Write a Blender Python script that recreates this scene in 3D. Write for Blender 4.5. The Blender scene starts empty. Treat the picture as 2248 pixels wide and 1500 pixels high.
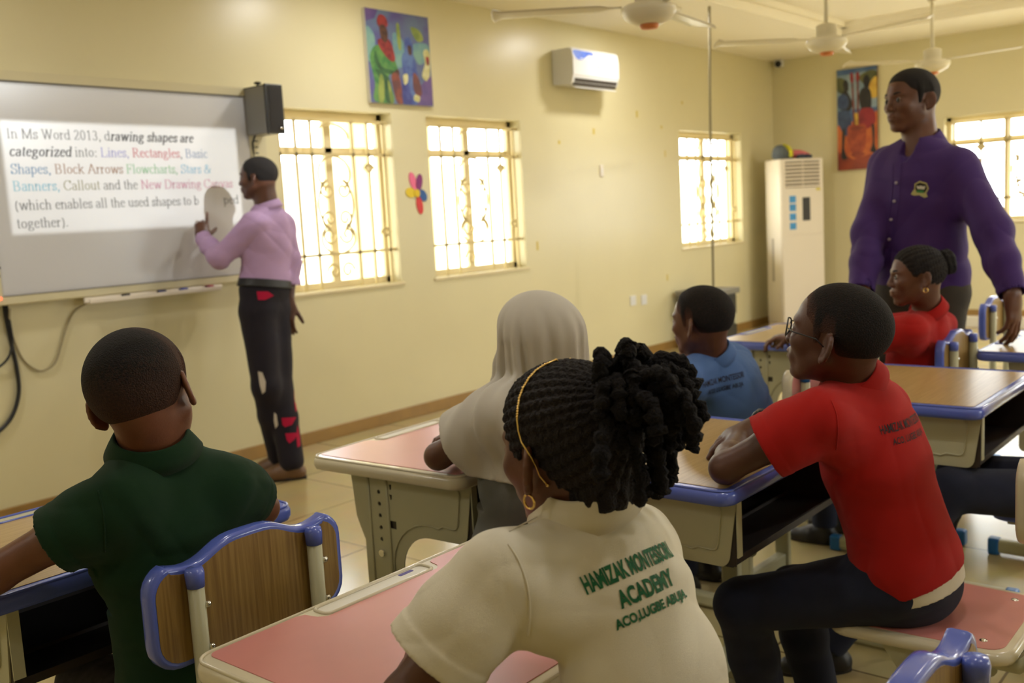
import bpy, bmesh, math, random
import numpy as np
from mathutils import Vector, Matrix
from mathutils.bvhtree import BVHTree
from mathutils.geometry import tessellate_polygon

S = bpy.context.scene
COL = S.collection
PI = math.pi
random.seed(7)
rng = np.random.default_rng(7)

# ------------------------------------------------------------------ camera
cam_data = bpy.data.cameras.new('camera')
cam = bpy.data.objects.new('camera', cam_data)
COL.objects.link(cam)
CAM_POS = (-10.4463, -4.8749, 1.3346)
YAW, PITCH, ROLL = 0.699697, -0.125453, -0.0554156
fwd = Vector((math.cos(PITCH)*math.cos(YAW), math.cos(PITCH)*math.sin(YAW), math.sin(PITCH)))
rgt = Vector((math.sin(YAW), -math.cos(YAW), 0))
upv = rgt.cross(fwd)
r2 = rgt*math.cos(ROLL) + upv*math.sin(ROLL)
u2 = upv*math.cos(ROLL) - rgt*math.sin(ROLL)
cam.matrix_world = Matrix(((r2.x, u2.x, -fwd.x, CAM_POS[0]), (r2.y, u2.y, -fwd.y, CAM_POS[1]),
                           (r2.z, u2.z, -fwd.z, CAM_POS[2]), (0, 0, 0, 1)))
cam_data.sensor_fit = 'HORIZONTAL'
cam_data.sensor_width = 36.0
cam_data.lens = 2183.7/2248*36
cam_data.clip_start = 0.05
cam_data.dof.use_dof = True
cam_data.dof.focus_distance = 1.55
cam_data.dof.aperture_fstop = 5.6
S.camera = cam

# ------------------------------------------------------------------ colour management, world
S.view_settings.view_transform = 'Standard'
S.view_settings.look = 'None'
S.view_settings.gamma = 1.0
S.view_settings.use_curve_mapping = False
S.view_settings.exposure = 0.50
try:
    S.cycles.use_denoising = True
    S.cycles.max_bounces = 8
    S.cycles.diffuse_bounces = 5
    S.cycles.transparent_max_bounces = 12
    S.cycles.sample_clamp_indirect = 6.0
except Exception:
    pass
world = bpy.data.worlds.new('sky')
S.world = world
world.use_nodes = True
_bg = world.node_tree.nodes['Background']
_bg.inputs[0].default_value = (1.0, 1.0, 1.0, 1)
_bg.inputs[1].default_value = 8.5

H = 2.85                       # ceiling height
XB, YB = -13.2, -7.4           # the room's far walls, behind the camera

def portal(name, loc, rot, sx, sy):
    l = bpy.data.lights.new(name, 'AREA'); l.shape = 'RECTANGLE'; l.size = sx; l.size_y = sy
    l.cycles.is_portal = True
    o = bpy.data.objects.new(name, l); o.location = loc; o.rotation_euler = rot; COL.objects.link(o)
# window openings: (x or y range, z range)
WIN_LEFT = [(-6.70, -5.77, 0.936, 2.05), (-5.441, -4.419, 0.936, 2.05), (-2.033, -0.774, 0.936, 2.05)]
WIN_RIGHT = [(-3.45, -1.80, 1.03, 2.06), (-6.2, -4.6, 1.03, 2.06)]
WIN_BACK = [(-4.2, -2.7, 0.95, 2.05), (-7.2, -5.9, 0.95, 2.05)]
for a, b, z0, z1 in WIN_LEFT:
    portal('daylight', ((a+b)/2, 0.17, (z0+z1)/2), (-PI/2, 0, 0), b-a, z1-z0)
for a, b, z0, z1 in WIN_RIGHT:
    portal('daylight', (0.17, (a+b)/2, (z0+z1)/2), (0, PI/2, 0), z1-z0, b-a)
for a, b, z0, z1 in WIN_BACK:
    portal('daylight', ((a+b)/2, YB-0.17, (z0+z1)/2), (PI/2, 0, 0), b-a, z1-z0)

# ------------------------------------------------------------------ helpers
def tag(o, label=None, cat=None, group=None, kind=None):
    if label: o['label'] = label
    if cat: o['category'] = cat
    if group: o['group'] = group
    if kind: o['kind'] = kind
    return o

def empty(name, loc, rz=0.0, label=None, cat=None, group=None):
    o = bpy.data.objects.new(name, None)
    o.empty_display_size = 0.1
    o.location = loc; o.rotation_euler = (0, 0, rz)
    COL.objects.link(o)
    return tag(o, label, cat, group)

def children(o):
    return [c for c in bpy.data.objects if c.parent == o]

def copy_tree(o, parent=None):
    c = o.copy(); COL.objects.link(c)
    if parent is not None: c.parent = parent
    for ch in children(o):
        copy_tree(ch, c)
    return c

class MB:
    def __init__(s):
        s.v = []; s.f = []; s.m = []; s.sm = []
    def add(s, vs, fs, mi=0, smooth=False):
        o = len(s.v); s.v.extend([tuple(map(float, p)) for p in vs])
        for f in fs:
            s.f.append(tuple(o+i for i in f)); s.m.append(mi); s.sm.append(smooth)
    def box(s, c, d, mi=0, M=None):
        x, y, z = d[0]/2, d[1]/2, d[2]/2
        vs = [Vector((sx*x, sy*y, sz*z)) for sx in (-1, 1) for sy in (-1, 1) for sz in (-1, 1)]
        if M is not None: vs = [M @ p for p in vs]
        vs = [p+Vector(c) for p in vs]
        s.add(vs, [(0, 1, 3, 2), (4, 6, 7, 5), (0, 4, 5, 1), (2, 3, 7, 6), (0, 2, 6, 4), (1, 5, 7, 3)], mi)
    def bb(s, x0, x1, y0, y1, z0, z1, mi=0):
        s.box(((x0+x1)/2, (y0+y1)/2, (z0+z1)/2), (abs(x1-x0), abs(y1-y0), abs(z1-z0)), mi)
    def plate(s, outer, holes, axis, a, b, mi=0):
        # a flat plate with holes, extruded along an axis from a to b
        loops = [list(outer)]+[list(h) for h in holes]
        flat = [p for l in loops for p in l]
        tris = tessellate_polygon([[Vector((p[0], p[1], 0)) for p in l] for l in loops])
        def P(p, t):
            if axis == 'x': return (t, p[0], p[1])
            if axis == 'y': return (p[0], t, p[1])
            return (p[0], p[1], t)
        n = len(flat)
        fs = [tuple(t) for t in tris]+[tuple(n+i for i in reversed(t)) for t in tris]
        o = 0
        for l in loops:
            k = len(l)
            for i in range(k):
                j = (i+1) % k
                fs.append((o+i, o+j, n+o+j, n+o+i))
            o += k
        s.add([P(p, a) for p in flat]+[P(p, b) for p in flat], fs, mi)
    def rings(s, rings, mi=0, smooth=True, cap0=True, cap1=True, closed=False):
        n = len(rings[0]); vs = [p for r in rings for p in r]; fs = []
        R = len(rings)
        for i in range(R if closed else R-1):
            i2 = (i+1) % R
            for j in range(n):
                k = (j+1) % n
                fs.append((i*n+j, i*n+k, i2*n+k, i2*n+j))
        o = len(s.v)
        s.add(vs, fs, mi, smooth)
        if not closed:
            if cap0: s.f.append(tuple(o+j for j in reversed(range(n)))); s.m.append(mi); s.sm.append(False)
            if cap1: s.f.append(tuple(o+(R-1)*n+j for j in range(n))); s.m.append(mi); s.sm.append(False)
    def tube(s, pts, r, n=10, mi=0, closed=False, flat=None, up=None):
        P = [Vector(p) for p in pts]; N = len(P)
        rr = r if hasattr(r, '__len__') else [r]*N
        T = []
        for i in range(N):
            if closed: d = P[(i+1) % N]-P[i-1]
            else: d = P[min(i+1, N-1)]-P[max(i-1, 0)]
            T.append(d.normalized())
        u = Vector(up) if up is not None else (Vector((0, 0, 1)) if abs(T[0].z) < 0.9 else Vector((1, 0, 0)))
        u = (u-T[0]*u.dot(T[0])).normalized()
        rings = []
        for i in range(N):
            u = (u-T[i]*u.dot(T[i])).normalized()
            w = T[i].cross(u)
            fx, fy = flat if flat else (1, 1)
            rings.append([P[i]+(u*math.cos(2*PI*j/n)*fx+w*math.sin(2*PI*j/n)*fy)*rr[i] for j in range(n)])
        s.rings(rings, mi, True, closed=closed)
    def cyl(s, a, b, r, n=14, mi=0, r2=None):
        s.tube([a, b], [r, r if r2 is None else r2], n, mi)
    def lathe(s, prof, c, n=28, mi=0, M=None):
        rings = []
        for (r, z) in prof:
            ring = [Vector((max(r, 1e-5)*math.cos(2*PI*j/n), max(r, 1e-5)*math.sin(2*PI*j/n), z)) for j in range(n)]
            if M is not None: ring = [M @ p for p in ring]
            rings.append([p+Vector(c) for p in ring])
        s.rings(rings, mi, True)
    def sph(s, c, r, n=14, mi=0, sc=(1, 1, 1), M=None):
        rings = []
        for i in range(1, n):
            a = PI*i/n
            ring = [Vector((r*sc[0]*math.sin(a)*math.cos(2*PI*j/(2*n)), r*sc[1]*math.sin(a)*math.sin(2*PI*j/(2*n)), -r*sc[2]*math.cos(a))) for j in range(2*n)]
            if M is not None: ring = [M @ p for p in ring]
            rings.append([p+Vector(c) for p in ring])
        s.rings(rings, mi, True)
    def poly(s, pts, mi=0):
        s.add(pts, [tuple(range(len(pts)))], mi)

def obj(name, mb, mats, parent=None, bevel=0.0, seg=2, loc=None, rot=None, sharp=40):
    me = bpy.data.meshes.new(name)
    me.from_pydata(mb.v, [], mb.f)
    if not isinstance(mats, (list, tuple)): mats = [mats]
    for m in mats: me.materials.append(m)
    me.polygons.foreach_set('material_index', mb.m)
    me.polygons.foreach_set('use_smooth', mb.sm)
    bm = bmesh.new(); bm.from_mesh(me)
    bmesh.ops.recalc_face_normals(bm, faces=bm.faces)
    bm.to_mesh(me); bm.free()
    me.update()
    o = bpy.data.objects.new(name, me)
    COL.objects.link(o)
    if parent is not None: o.parent = parent
    if loc is not None: o.location = loc
    if rot is not None: o.rotation_euler = rot
    if bevel > 0:
        md = o.modifiers.new('bevel', 'BEVEL'); md.width = bevel; md.segments = seg
        md.limit_method = 'ANGLE'; md.angle_limit = math.radians(50)
        md.harden_normals = False
    return o

def arc(cx, cy, r, a0, a1, n=10, ry=None):
    ry = r if ry is None else ry
    return [(cx+r*math.cos(a0+(a1-a0)*i/n), cy+ry*math.sin(a0+(a1-a0)*i/n)) for i in range(n+1)]

def rrect(x0, x1, y0, y1, r, n=6):
    return (arc(x1-r, y0+r, r, -PI/2, 0, n)+arc(x1-r, y1-r, r, 0, PI/2, n) +
            arc(x0+r, y1-r, r, PI/2, PI, n)+arc(x0+r, y0+r, r, PI, 1.5*PI, n))

def slab(mb, fn, z0, z1, b, mi=0):
    # fn(inset) -> outline; a slab with rounded edges
    prof = [(b, z0), (b*0.3, z0+b*0.3), (0, z0+b), (0, z1-b), (b*0.3, z1-b*0.3), (b, z1)]
    mb.rings([[(p[0], p[1], z) for p in fn(i)] for i, z in prof], mi, True)

# ------------------------------------------------------------------ materials
def srgb(r, g, b):
    f = lambda c: (c/255/12.92 if c/255 <= 0.04045 else ((c/255+0.055)/1.055)**2.4)
    return (f(r), f(g), f(b), 1.0)

def mat(name, col, rough=0.5, metal=0.0, spec=0.5, noise=None, bump=None, coat=0.0, sheen=0.0, sss=0.0):
    """noise=(scale, amount) varies the colour, bump=(scale, strength) the surface"""
    m = bpy.data.materials.new(name); m.use_nodes = True
    nt = m.node_tree; b = nt.nodes['Principled BSDF']
    col = tuple(col)+((1.0,) if len(col) == 3 else ())
    b.inputs['Base Color'].default_value = col
    b.inputs['Roughness'].default_value = rough
    b.inputs['Metallic'].default_value = metal
    b.inputs['Specular IOR Level'].default_value = spec
    if coat: b.inputs['Coat Weight'].default_value = coat; b.inputs['Coat Roughness'].default_value = 0.08
    if sheen: b.inputs['Sheen Weight'].default_value = sheen; b.inputs['Sheen Roughness'].default_value = 0.5
    tc = nt.nodes.new('ShaderNodeTexCoord')
    if noise:
        n = nt.nodes.new('ShaderNodeTexNoise'); n.inputs['Scale'].default_value = noise[0]; n.inputs['Detail'].default_value = 4
        nt.links.new(tc.outputs['Object'], n.inputs['Vector'])
        r = nt.nodes.new('ShaderNodeMapRange'); r.inputs[1].default_value = 0.25; r.inputs[2].default_value = 0.75
        r.inputs[3].default_value = 1-noise[1]; r.inputs[4].default_value = 1+noise[1]
        nt.links.new(n.outputs['Fac'], r.inputs[0])
        x = nt.nodes.new('ShaderNodeMix'); x.data_type = 'RGBA'; x.blend_type = 'MULTIPLY'; x.inputs[0].default_value = 1
        x.inputs[6].default_value = col
        nt.links.new(r.outputs[0], x.inputs[7]); nt.links.new(x.outputs[2], b.inputs['Base Color'])
    if bump:
        n = nt.nodes.new('ShaderNodeTexNoise'); n.inputs['Scale'].default_value = bump[0]; n.inputs['Detail'].default_value = 3
        nt.links.new(tc.outputs['Object'], n.inputs['Vector'])
        k = nt.nodes.new('ShaderNodeBump'); k.inputs['Strength'].default_value = bump[1]; k.inputs['Distance'].default_value = 0.01
        nt.links.new(n.outputs['Fac'], k.inputs['Height']); nt.links.new(k.outputs[0], b.inputs['Normal'])
    return m

def wood_mat(name, c1, c2, vertical='x', rough=0.4):
    m = mat(name, c1, rough); nt = m.node_tree; b = nt.nodes['Principled BSDF']
    tc = nt.nodes.new('ShaderNodeTexCoord'); mp = nt.nodes.new('ShaderNodeMapping')
    sc = {'x': (3, 90, 90), 'y': (90, 3, 90), 'z': (90, 90, 3)}[vertical]
    mp.inputs['Scale'].default_value = sc
    n = nt.nodes.new('ShaderNodeTexNoise'); n.inputs['Scale'].default_value = 2.2; n.inputs['Detail'].default_value = 6
    r = nt.nodes.new('ShaderNodeValToRGB'); r.color_ramp.elements[0].position = 0.35; r.color_ramp.elements[1].position = 0.65
    r.color_ramp.elements[0].color = tuple(c2); r.color_ramp.elements[1].color = tuple(c1)
    nt.links.new(tc.outputs['Object'], mp.inputs[0]); nt.links.new(mp.outputs[0], n.inputs['Vector'])
    nt.links.new(n.outputs['Fac'], r.inputs[0]); nt.links.new(r.outputs[0], b.inputs['Base Color'])
    return m

M = {}
M['wall'] = mat('cream_wall_paint', srgb(212, 203, 164), 0.32, spec=0.45, noise=(1.2, 0.04), bump=(3.0, 0.06))
M['ceiling'] = mat('ceiling_paint', srgb(246, 240, 224), 0.6, bump=(40, 0.03))
M['skirting'] = mat('tan_skirting_tile', srgb(150, 116, 62), 0.35, noise=(9, 0.12))
M['white_trim'] = mat('white_trim', srgb(215, 210, 195), 0.4)
M['win_frame'] = mat('cream_window_frame', srgb(214, 200, 160), 0.45)
M['grille'] = mat('cream_grille_metal', srgb(205, 186, 132), 0.45)
M['steel'] = mat('grey_green_steel', srgb(184, 181, 148), 0.42, spec=0.5, noise=(6, 0.05))
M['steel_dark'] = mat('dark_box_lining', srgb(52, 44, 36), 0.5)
M['blue'] = mat('blue_plastic', srgb(90, 108, 196), 0.22, spec=0.5, coat=0.3)
M['cream_plastic'] = mat('cream_plastic', srgb(214, 205, 178), 0.22, spec=0.5, coat=0.3)
M['cap'] = mat('blue_cap', srgb(30, 104, 176), 0.4)
M['pink'] = mat('pink_laminate', srgb(206, 134, 128), 0.3, noise=(14, 0.03))
M['wood_top'] = wood_mat('beech_laminate', srgb(186, 158, 104), srgb(168, 138, 84), 'x', 0.3)
M['wood_back'] = wood_mat('oak_laminate', srgb(150, 120, 62), srgb(122, 92, 42), 'z', 0.38)
M['chrome'] = mat('chrome', (0.75, 0.75, 0.72), 0.18, metal=1.0)
M['black'] = mat('black_plastic', srgb(26, 26, 28), 0.4)
M['dark'] = mat('dark_void', srgb(14, 13, 12), 0.6)
M['white'] = mat('white_plastic', srgb(218, 218, 218), 0.3)
M['white_warm'] = mat('off_white_plastic', srgb(222, 212, 196), 0.3)
M['fan_white'] = mat('fan_white_enamel', srgb(222, 214, 188), 0.3)
M['orange'] = mat('orange_plastic', srgb(205, 120, 60), 0.4)

def glass_mat():
    m = bpy.data.materials.new('window_glass'); m.use_nodes = True; nt = m.node_tree
    nt.nodes.clear()
    out = nt.nodes.new('ShaderNodeOutputMaterial'); mx = nt.nodes.new('ShaderNodeMixShader')
    tr = nt.nodes.new('ShaderNodeBsdfTransparent'); gl = nt.nodes.new('ShaderNodeBsdfGlossy')
    lw = nt.nodes.new('ShaderNodeLayerWeight'); fr = nt.nodes.new('ShaderNodeMath'); fr.operation = 'POWER'; fr.inputs[1].default_value = 4.0
    nt.links.new(lw.outputs['Facing'], fr.inputs[0])
    tr.inputs[0].default_value = (0.93, 0.96, 0.97, 1); gl.inputs['Roughness'].default_value = 0.02
    nt.links.new(fr.outputs[0], mx.inputs[0]); nt.links.new(tr.outputs[0], mx.inputs[1]); nt.links.new(gl.outputs[0], mx.inputs[2])
    nt.links.new(mx.outputs[0], out.inputs[0])
    return m
M['glass'] = glass_mat()

def tile_mat():
    m = mat('beige_floor_tile', srgb(180, 162, 116), 0.2, spec=0.5); nt = m.node_tree; b = nt.nodes['Principled BSDF']
    tc = nt.nodes.new('ShaderNodeTexCoord')
    br = nt.nodes.new('ShaderNodeTexBrick'); br.offset = 0.0; br.squash = 1.0
    br.inputs['Scale'].default_value = 1.0; br.inputs['Brick Width'].default_value = 0.6; br.inputs['Row Height'].default_value = 0.6
    br.inputs['Mortar Size'].default_value = 0.004; br.inputs['Mortar Smooth'].default_value = 0.1
    br.inputs['Color1'].default_value = srgb(182, 166, 120); br.inputs['Color2'].default_value = srgb(174, 156, 110)
    br.inputs['Mortar'].default_value = srgb(96, 78, 50)
    n = nt.nodes.new('ShaderNodeTexNoise'); n.inputs['Scale'].default_value = 5; n.inputs['Detail'].default_value = 5
    mx = nt.nodes.new('ShaderNodeMix'); mx.data_type = 'RGBA'; mx.blend_type = 'SOFT_LIGHT'; mx.inputs[0].default_value = 0.25
    nt.links.new(tc.outputs['Object'], br.inputs['Vector']); nt.links.new(tc.outputs['Object'], n.inputs['Vector'])
    nt.links.new(br.outputs['Color'], mx.inputs[6]); nt.links.new(n.outputs['Color'], mx.inputs[7])
    nt.links.new(mx.outputs[2], b.inputs['Base Color'])
    return m
M['tile'] = tile_mat()

# ------------------------------------------------------------------ the room
def struct(name, mb, m, parent=None, bevel=0.0):
    o = obj(name, mb, m, parent, bevel)
    o['kind'] = 'structure'
    return o

b = MB(); b.bb(XB, 0, YB, 0, -0.1, 0); struct('floor', b, M['tile'])
TH = 0.16
def wall_holes(wins):
    return [[(a, z0), (c, z0), (c, z1), (a, z1)] for a, c, z0, z1 in wins]
b = MB(); b.plate([(XB-TH, -0.1), (TH, -0.1), (TH, 3.15), (XB-TH, 3.15)], wall_holes(WIN_LEFT), 'y', 0.0, TH); struct('wall_left', b, M['wall'])
b = MB(); b.plate([(YB, -0.1), (0, -0.1), (0, 3.15), (YB, 3.15)], wall_holes(WIN_RIGHT), 'x', 0.0, TH); struct('wall_right', b, M['wall'])
b = MB(); b.plate([(XB-TH, -0.1), (TH, -0.1), (TH, 3.15), (XB-TH, 3.15)], wall_holes(WIN_BACK), 'y', YB-TH, YB); struct('wall_back', b, M['wall'])
b = MB(); b.bb(XB-TH, XB, YB, 0, -0.1, 3.15); struct('wall_front', b, M['wall'])
# ceiling: a border all round at 2.85 m and a tray raised by 12 cm inside it
bx0, bx1, by0, by1 = XB+0.95, -0.93, YB+1.1, -1.15
b = MB()
b.bb(XB, 0, YB, 0, H+0.12, H+0.2)
for x0, x1, y0, y1 in ((XB, 0, by1, 0), (XB, 0, YB, by0), (XB, bx0, by0, by1), (bx1, 0, by0, by1)):
    b.bb(x0, x1, y0, y1, H, H+0.12)
struct('ceiling', b, M['ceiling'])
b = MB()
w = 0.05
b.bb(bx0, bx1, by1-w, by1, H+0.07, H+0.12); b.bb(bx0, bx1, by0, by0+w, H+0.07, H+0.12)
b.bb(bx0, bx0+w, by0, by1, H+0.07, H+0.12); b.bb(bx1-w, bx1, by0, by1, H+0.07, H+0.12)
struct('trim_1', b, M['ceiling'])
b = MB(); b.bb(XB, 0, -0.014, 0, 0, 0.08); struct('baseboard_left', b, M['skirting'], bevel=0.004)
b = MB(); b.bb(-0.014, 0, YB, -0.014, 0.10, 0.165); struct('baseboard_right', b, M['skirting'], bevel=0.004)
b = MB(); b.bb(-0.12, 0, YB, -1.25, 0, 0.105); struct('trim_2', b, M['white_trim'], bevel=0.006)
b = MB(); b.bb(-0.10, 0, -1.25, -0.014, 0, 0.10); struct('trim_3', b, M['tile'], bevel=0.004)
b = MB(); b.bb(XB, 0, YB, YB+0.014, 0, 0.08); struct('baseboard_back', b, M['skirting'])
b = MB(); b.bb(XB, XB+0.014, YB+0.014, -0.014, 0, 0.08); struct('baseboard_front', b, M['skirting'])

# windows: sliding frame with panes near the outside face, scrolled burglar bars inside
def spiral(cx, cz, r, a0, turns, n=26, shrink=0.25):
    return [(cx+r*(1-(1-shrink)*t/n)*math.cos(a0+turns*2*PI*t/n), cz+r*(1-(1-shrink)*t/n)*math.sin(a0+turns*2*PI*t/n)) for t in range(n+1)]

def make_window(idx, a, c, z0, z1, plane, sgn, scroll=True, leaves=2, beefy=1.0):
    """plane 'y': opening in a wall along x at y=0 going outwards by sgn; plane 'x' likewise"""
    def T(u, d, z):
        return (u, sgn*d if plane == 'y' else d, z) if plane == 'y' else (sgn*d, u, z)
    off = 0.0 if plane == 'y' and sgn > 0 else (YB if plane == 'y' else 0.0)
    def T(u, d, z):
        return (u, off+sgn*d, z) if plane == 'y' else (sgn*d, u, z)
    def bar(mb, u0, u1, d0, d1, za, zb):
        p, q = T(u0, d0, za), T(u1, d1, zb)
        mb.bb(min(p[0], q[0]), max(p[0], q[0]), min(p[1], q[1]), max(p[1], q[1]), za, zb)
    wname = 'window_%d' % idx
    b = MB(); fw = 0.045
    bar(b, a, c, 0.10, 0.15, z0, z0+fw); bar(b, a, c, 0.10, 0.15, z1-fw, z1)
    bar(b, a, a+fw, 0.10, 0.15, z0, z1); bar(b, c-fw, c, 0.10, 0.15, z0, z1)
    root = struct(wname, b, M['win_frame'], bevel=0.004)
    W = c-a
    b = MB()
    for i in range(1, leaves):
        m = a+W*i/leaves
        bar(b, m-0.03, m+0.03, 0.105, 0.14, z0+fw, z1-fw)
    zt = z1-0.24
    bar(b, a+fw, c-fw, 0.105, 0.14, zt-0.02, zt+0.02)
    obj('sash', b, M['win_frame'], root, 0.003)
    b = MB(); bar(b, a+fw, c-fw, 0.118, 0.122, z0+fw, z1-fw)
    obj('pane', b, M['glass'], root)
    # grille
    g = MB(); r = 0.008*beefy
    def rod(pts, rad=r): g.tube([T(u, 0.045, z) for u, z in pts], rad, 6)
    def sq(u0, u1, za, zb): bar(g, u0, u1, 0.038, 0.052, za, zb)
    zl, zh = z0+0.22, z1-0.27
    t = 0.009*beefy
    sq(a, c, zl-t, zl+t); sq(a, c, zh-t, zh+t); sq(a, c, z1-0.07, z1-0.05)
    for f in (0.035, 0.17, 0.30, 0.66, 0.80, 0.95):
        u = a+W*f
        sq(u-t, u+t, z0+0.005, z1-0.06)
    if scroll:
        cu = a+W*0.48; w2 = W*0.155; zm = (zl+zh)/2
        for s_ in (-1, 1):
            rod([(cu+s_*(p-0), z) for p, z in spiral(w2*0.45, zm-0.09, w2*0.42, -PI/2, 1.3)])
            rod([(cu+s_*p, z) for p, z in spiral(w2*0.45, zm+0.09, w2*0.42, PI/2, -1.3)])
            rod([(cu+s_*p, z) for p, z in arc(0, zm, w2*0.98, -1.1, 1.1, 14, 0.17)])
            rod([(cu+s_*p, z) for p, z in arc(0, zh-0.12, w2*0.9, -0.9, PI/2, 12, 0.11)])
            rod([(cu+s_*p, z) for p, z in spiral(w2*0.5, zl+0.12, w2*0.42, PI, 1.2)])
            rod([(cu+s_*p, z) for p, z in arc(0, zl+0.1, w2*0.95, -PI/2, 1.0, 12, 0.10)])
            rod([(cu+s_*p, z) for p, z in spiral(w2*0.4, z0+0.11, w2*0.38, 0, 1.1)])
            rod([(cu+s_*p, z) for p, z in arc(0, z1-0.17, w2*0.95, 0, PI/2, 10, 0.09)])
            for f, zc in ((0.80, zm+0.22), (0.92, zm-0.2)):
                rod(spiral(a+W*f, zc, 0.04, 0 if s_ > 0 else PI, 0.9*s_))
    obj('grille', g, M['grille'], root)
    # sill ledge
    b = MB(); bar(b, a-0.02, c+0.02, -0.012, 0.0, z0-0.022, z0-0.002)
    obj('sill', b, M['win_frame'], root, 0.004)
    return root

k = 1
for a, c, z0, z1 in WIN_LEFT:
    make_window(k, a, c, z0, z1, 'y', 1, True); k += 1
for a, c, z0, z1 in WIN_RIGHT:
    make_window(k, a, c, z0, z1, 'x', 1, True, 3, 1.3); k += 1
for a, c, z0, z1 in WIN_BACK:
    make_window(k, a, c, z0, z1, 'y', -1, False); k += 1
# outside: paved yard, a roof overhang along the left wall and a pale yard wall with pillars
M['yard'] = mat('pale_yard_paving', srgb(225, 215, 195), 0.8)
M['yard_wall'] = mat('pale_yard_wall', srgb(235, 228, 205), 0.8)
b = MB(); b.bb(-40, 40, 0.2, 30, -0.5, -0.4); b.bb(0.2, 40, -30, 0.2, -0.5, -0.4); b.bb(-40, 40, -40, YB-0.2, -0.5, -0.4)
tag(obj('yard_paving', b, M['yard']), kind='structure')
b = MB(); b.bb(XB, 0.3, 0.16, 1.9, 2.55, 2.7)
tag(obj('roof_overhang', b, M['yard_wall']), kind='structure')
b = MB()
b.bb(-20, 12, 6.0, 6.2, -0.4, 2.2)
tag(obj('yard_boundary', b, M['yard_wall']), kind='structure')
for x in (-3.98, -4.72, -0.35):
    b = MB(); b.bb(x-0.12, x+0.12, 1.5, 1.75, -0.4, 2.55)
    tag(obj('veranda_pillar', b, M['yard_wall'], bevel=0.01), kind='structure')

# ceiling lamps: flat round fittings
M['lamp_rim'] = mat('lamp_rim', srgb(230, 226, 214), 0.4)
M['lamp_glow'] = mat('lamp_diffuser', srgb(255, 250, 235), 0.5)
_e = M['lamp_glow'].node_tree.nodes['Principled BSDF']
_e.inputs['Emission Color'].default_value = (1, 0.95, 0.87, 1); _e.inputs['Emission Strength'].default_value = 6.0
LAMPS = [(-3.5, -0.76, H), (-6.25, -0.80, H), (-9.2, -0.80, H), (-12.0, -0.80, H),
         (-6.0, -4.4, H+0.12), (-9.0, -4.4, H+0.12), (-9.0, -2.6, H+0.12), (-11.6, -3.6, H+0.12), (-9.0, -5.6, H+0.12), (-1.7, -5.5, H+0.12)]  # last one is an added helper, placed and boosted to brighten the right wall
for x, y, z in LAMPS:
    t = empty('ceiling_lamp', (x, y, z), 0, 'round white ceiling lamp, lit, flat against the ceiling', 'lamp', 'ceiling lamps')
    b = MB(); b.lathe([(0.10, 0.0), (0.125, 0.0), (0.125, -0.02), (0.115, -0.026), (0.10, -0.02)], (0, 0, 0), 24); obj('lamp_rim', b, M['lamp_rim'], t)
    b = MB(); b.lathe([(0.0, -0.004), (0.10, -0.004), (0.10, -0.018), (0.0, -0.022)], (0, 0, 0), 24); obj('diffuser', b, M['lamp_glow'], t)
    l = bpy.data.lights.new('lamp_light', 'AREA'); l.shape = 'DISK'; l.size = 0.2; l.energy = 11.0 if y > -2 else (105.0 if x > -4 else 5.0); l.color = (1, 0.98, 0.96)
    o = bpy.data.objects.new('lamp_light', l); o.location = (x, y, z-0.03); COL.objects.link(o)

# ------------------------------------------------------------------ school desks
DW, DD, DZ = 0.645, 0.50, 0.76
def bow(y0, y1): return [(0, 0)]
def notch_outline(i, hx0, hx1, y0, y1, r, n0, n1, nd):
    # laminate panel: rectangle whose far edge is cut back for the pen groove
    p = arc(hx1-r, y0+r, r, -PI/2, 0, 5)+arc(hx1-r, y1-r, r, 0, PI/2, 5)
    p += [(n1+0.02, y1), (n1+0.006, y1-0.006), (n1, y1-nd+0.012), (n1-0.012, y1-nd), (n0+0.012, y1-nd), (n0, y1-nd+0.012), (n0-0.006, y1-0.006), (n0-0.02, y1)]
    p += arc(hx0+r, y1-r, r, PI/2, PI, 5)+arc(hx0+r, y0+r, r, PI, 1.5*PI, 5)
    return p

def side_outline():
    o = [(0.15, 0.738), (-0.242, 0.738), (-0.222, 0.605)]
    o += arc(-0.200, 0.607, 0.021, PI, 1.5*PI, 5)[1:]
    o += [(-0.12, 0.586)]
    o += arc(-0.105, 0.496, 0.09, PI/2, 0, 8)[0:]
    o += [(-0.012, 0.43)]+arc(0.008, 0.42, 0.02, PI, 1.5*PI, 4)+arc(0.092, 0.42, 0.02, 1.5*PI, 2*PI, 4)
    o += [(0.112, 0.55), (0.128, 0.585), (0.138, 0.61)]
    return o

def circ(cx, cy, r, n=10): return [(cx+r*math.cos(2*PI*i/n), cy+r*math.sin(2*PI*i/n)) for i in range(n)]

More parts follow.
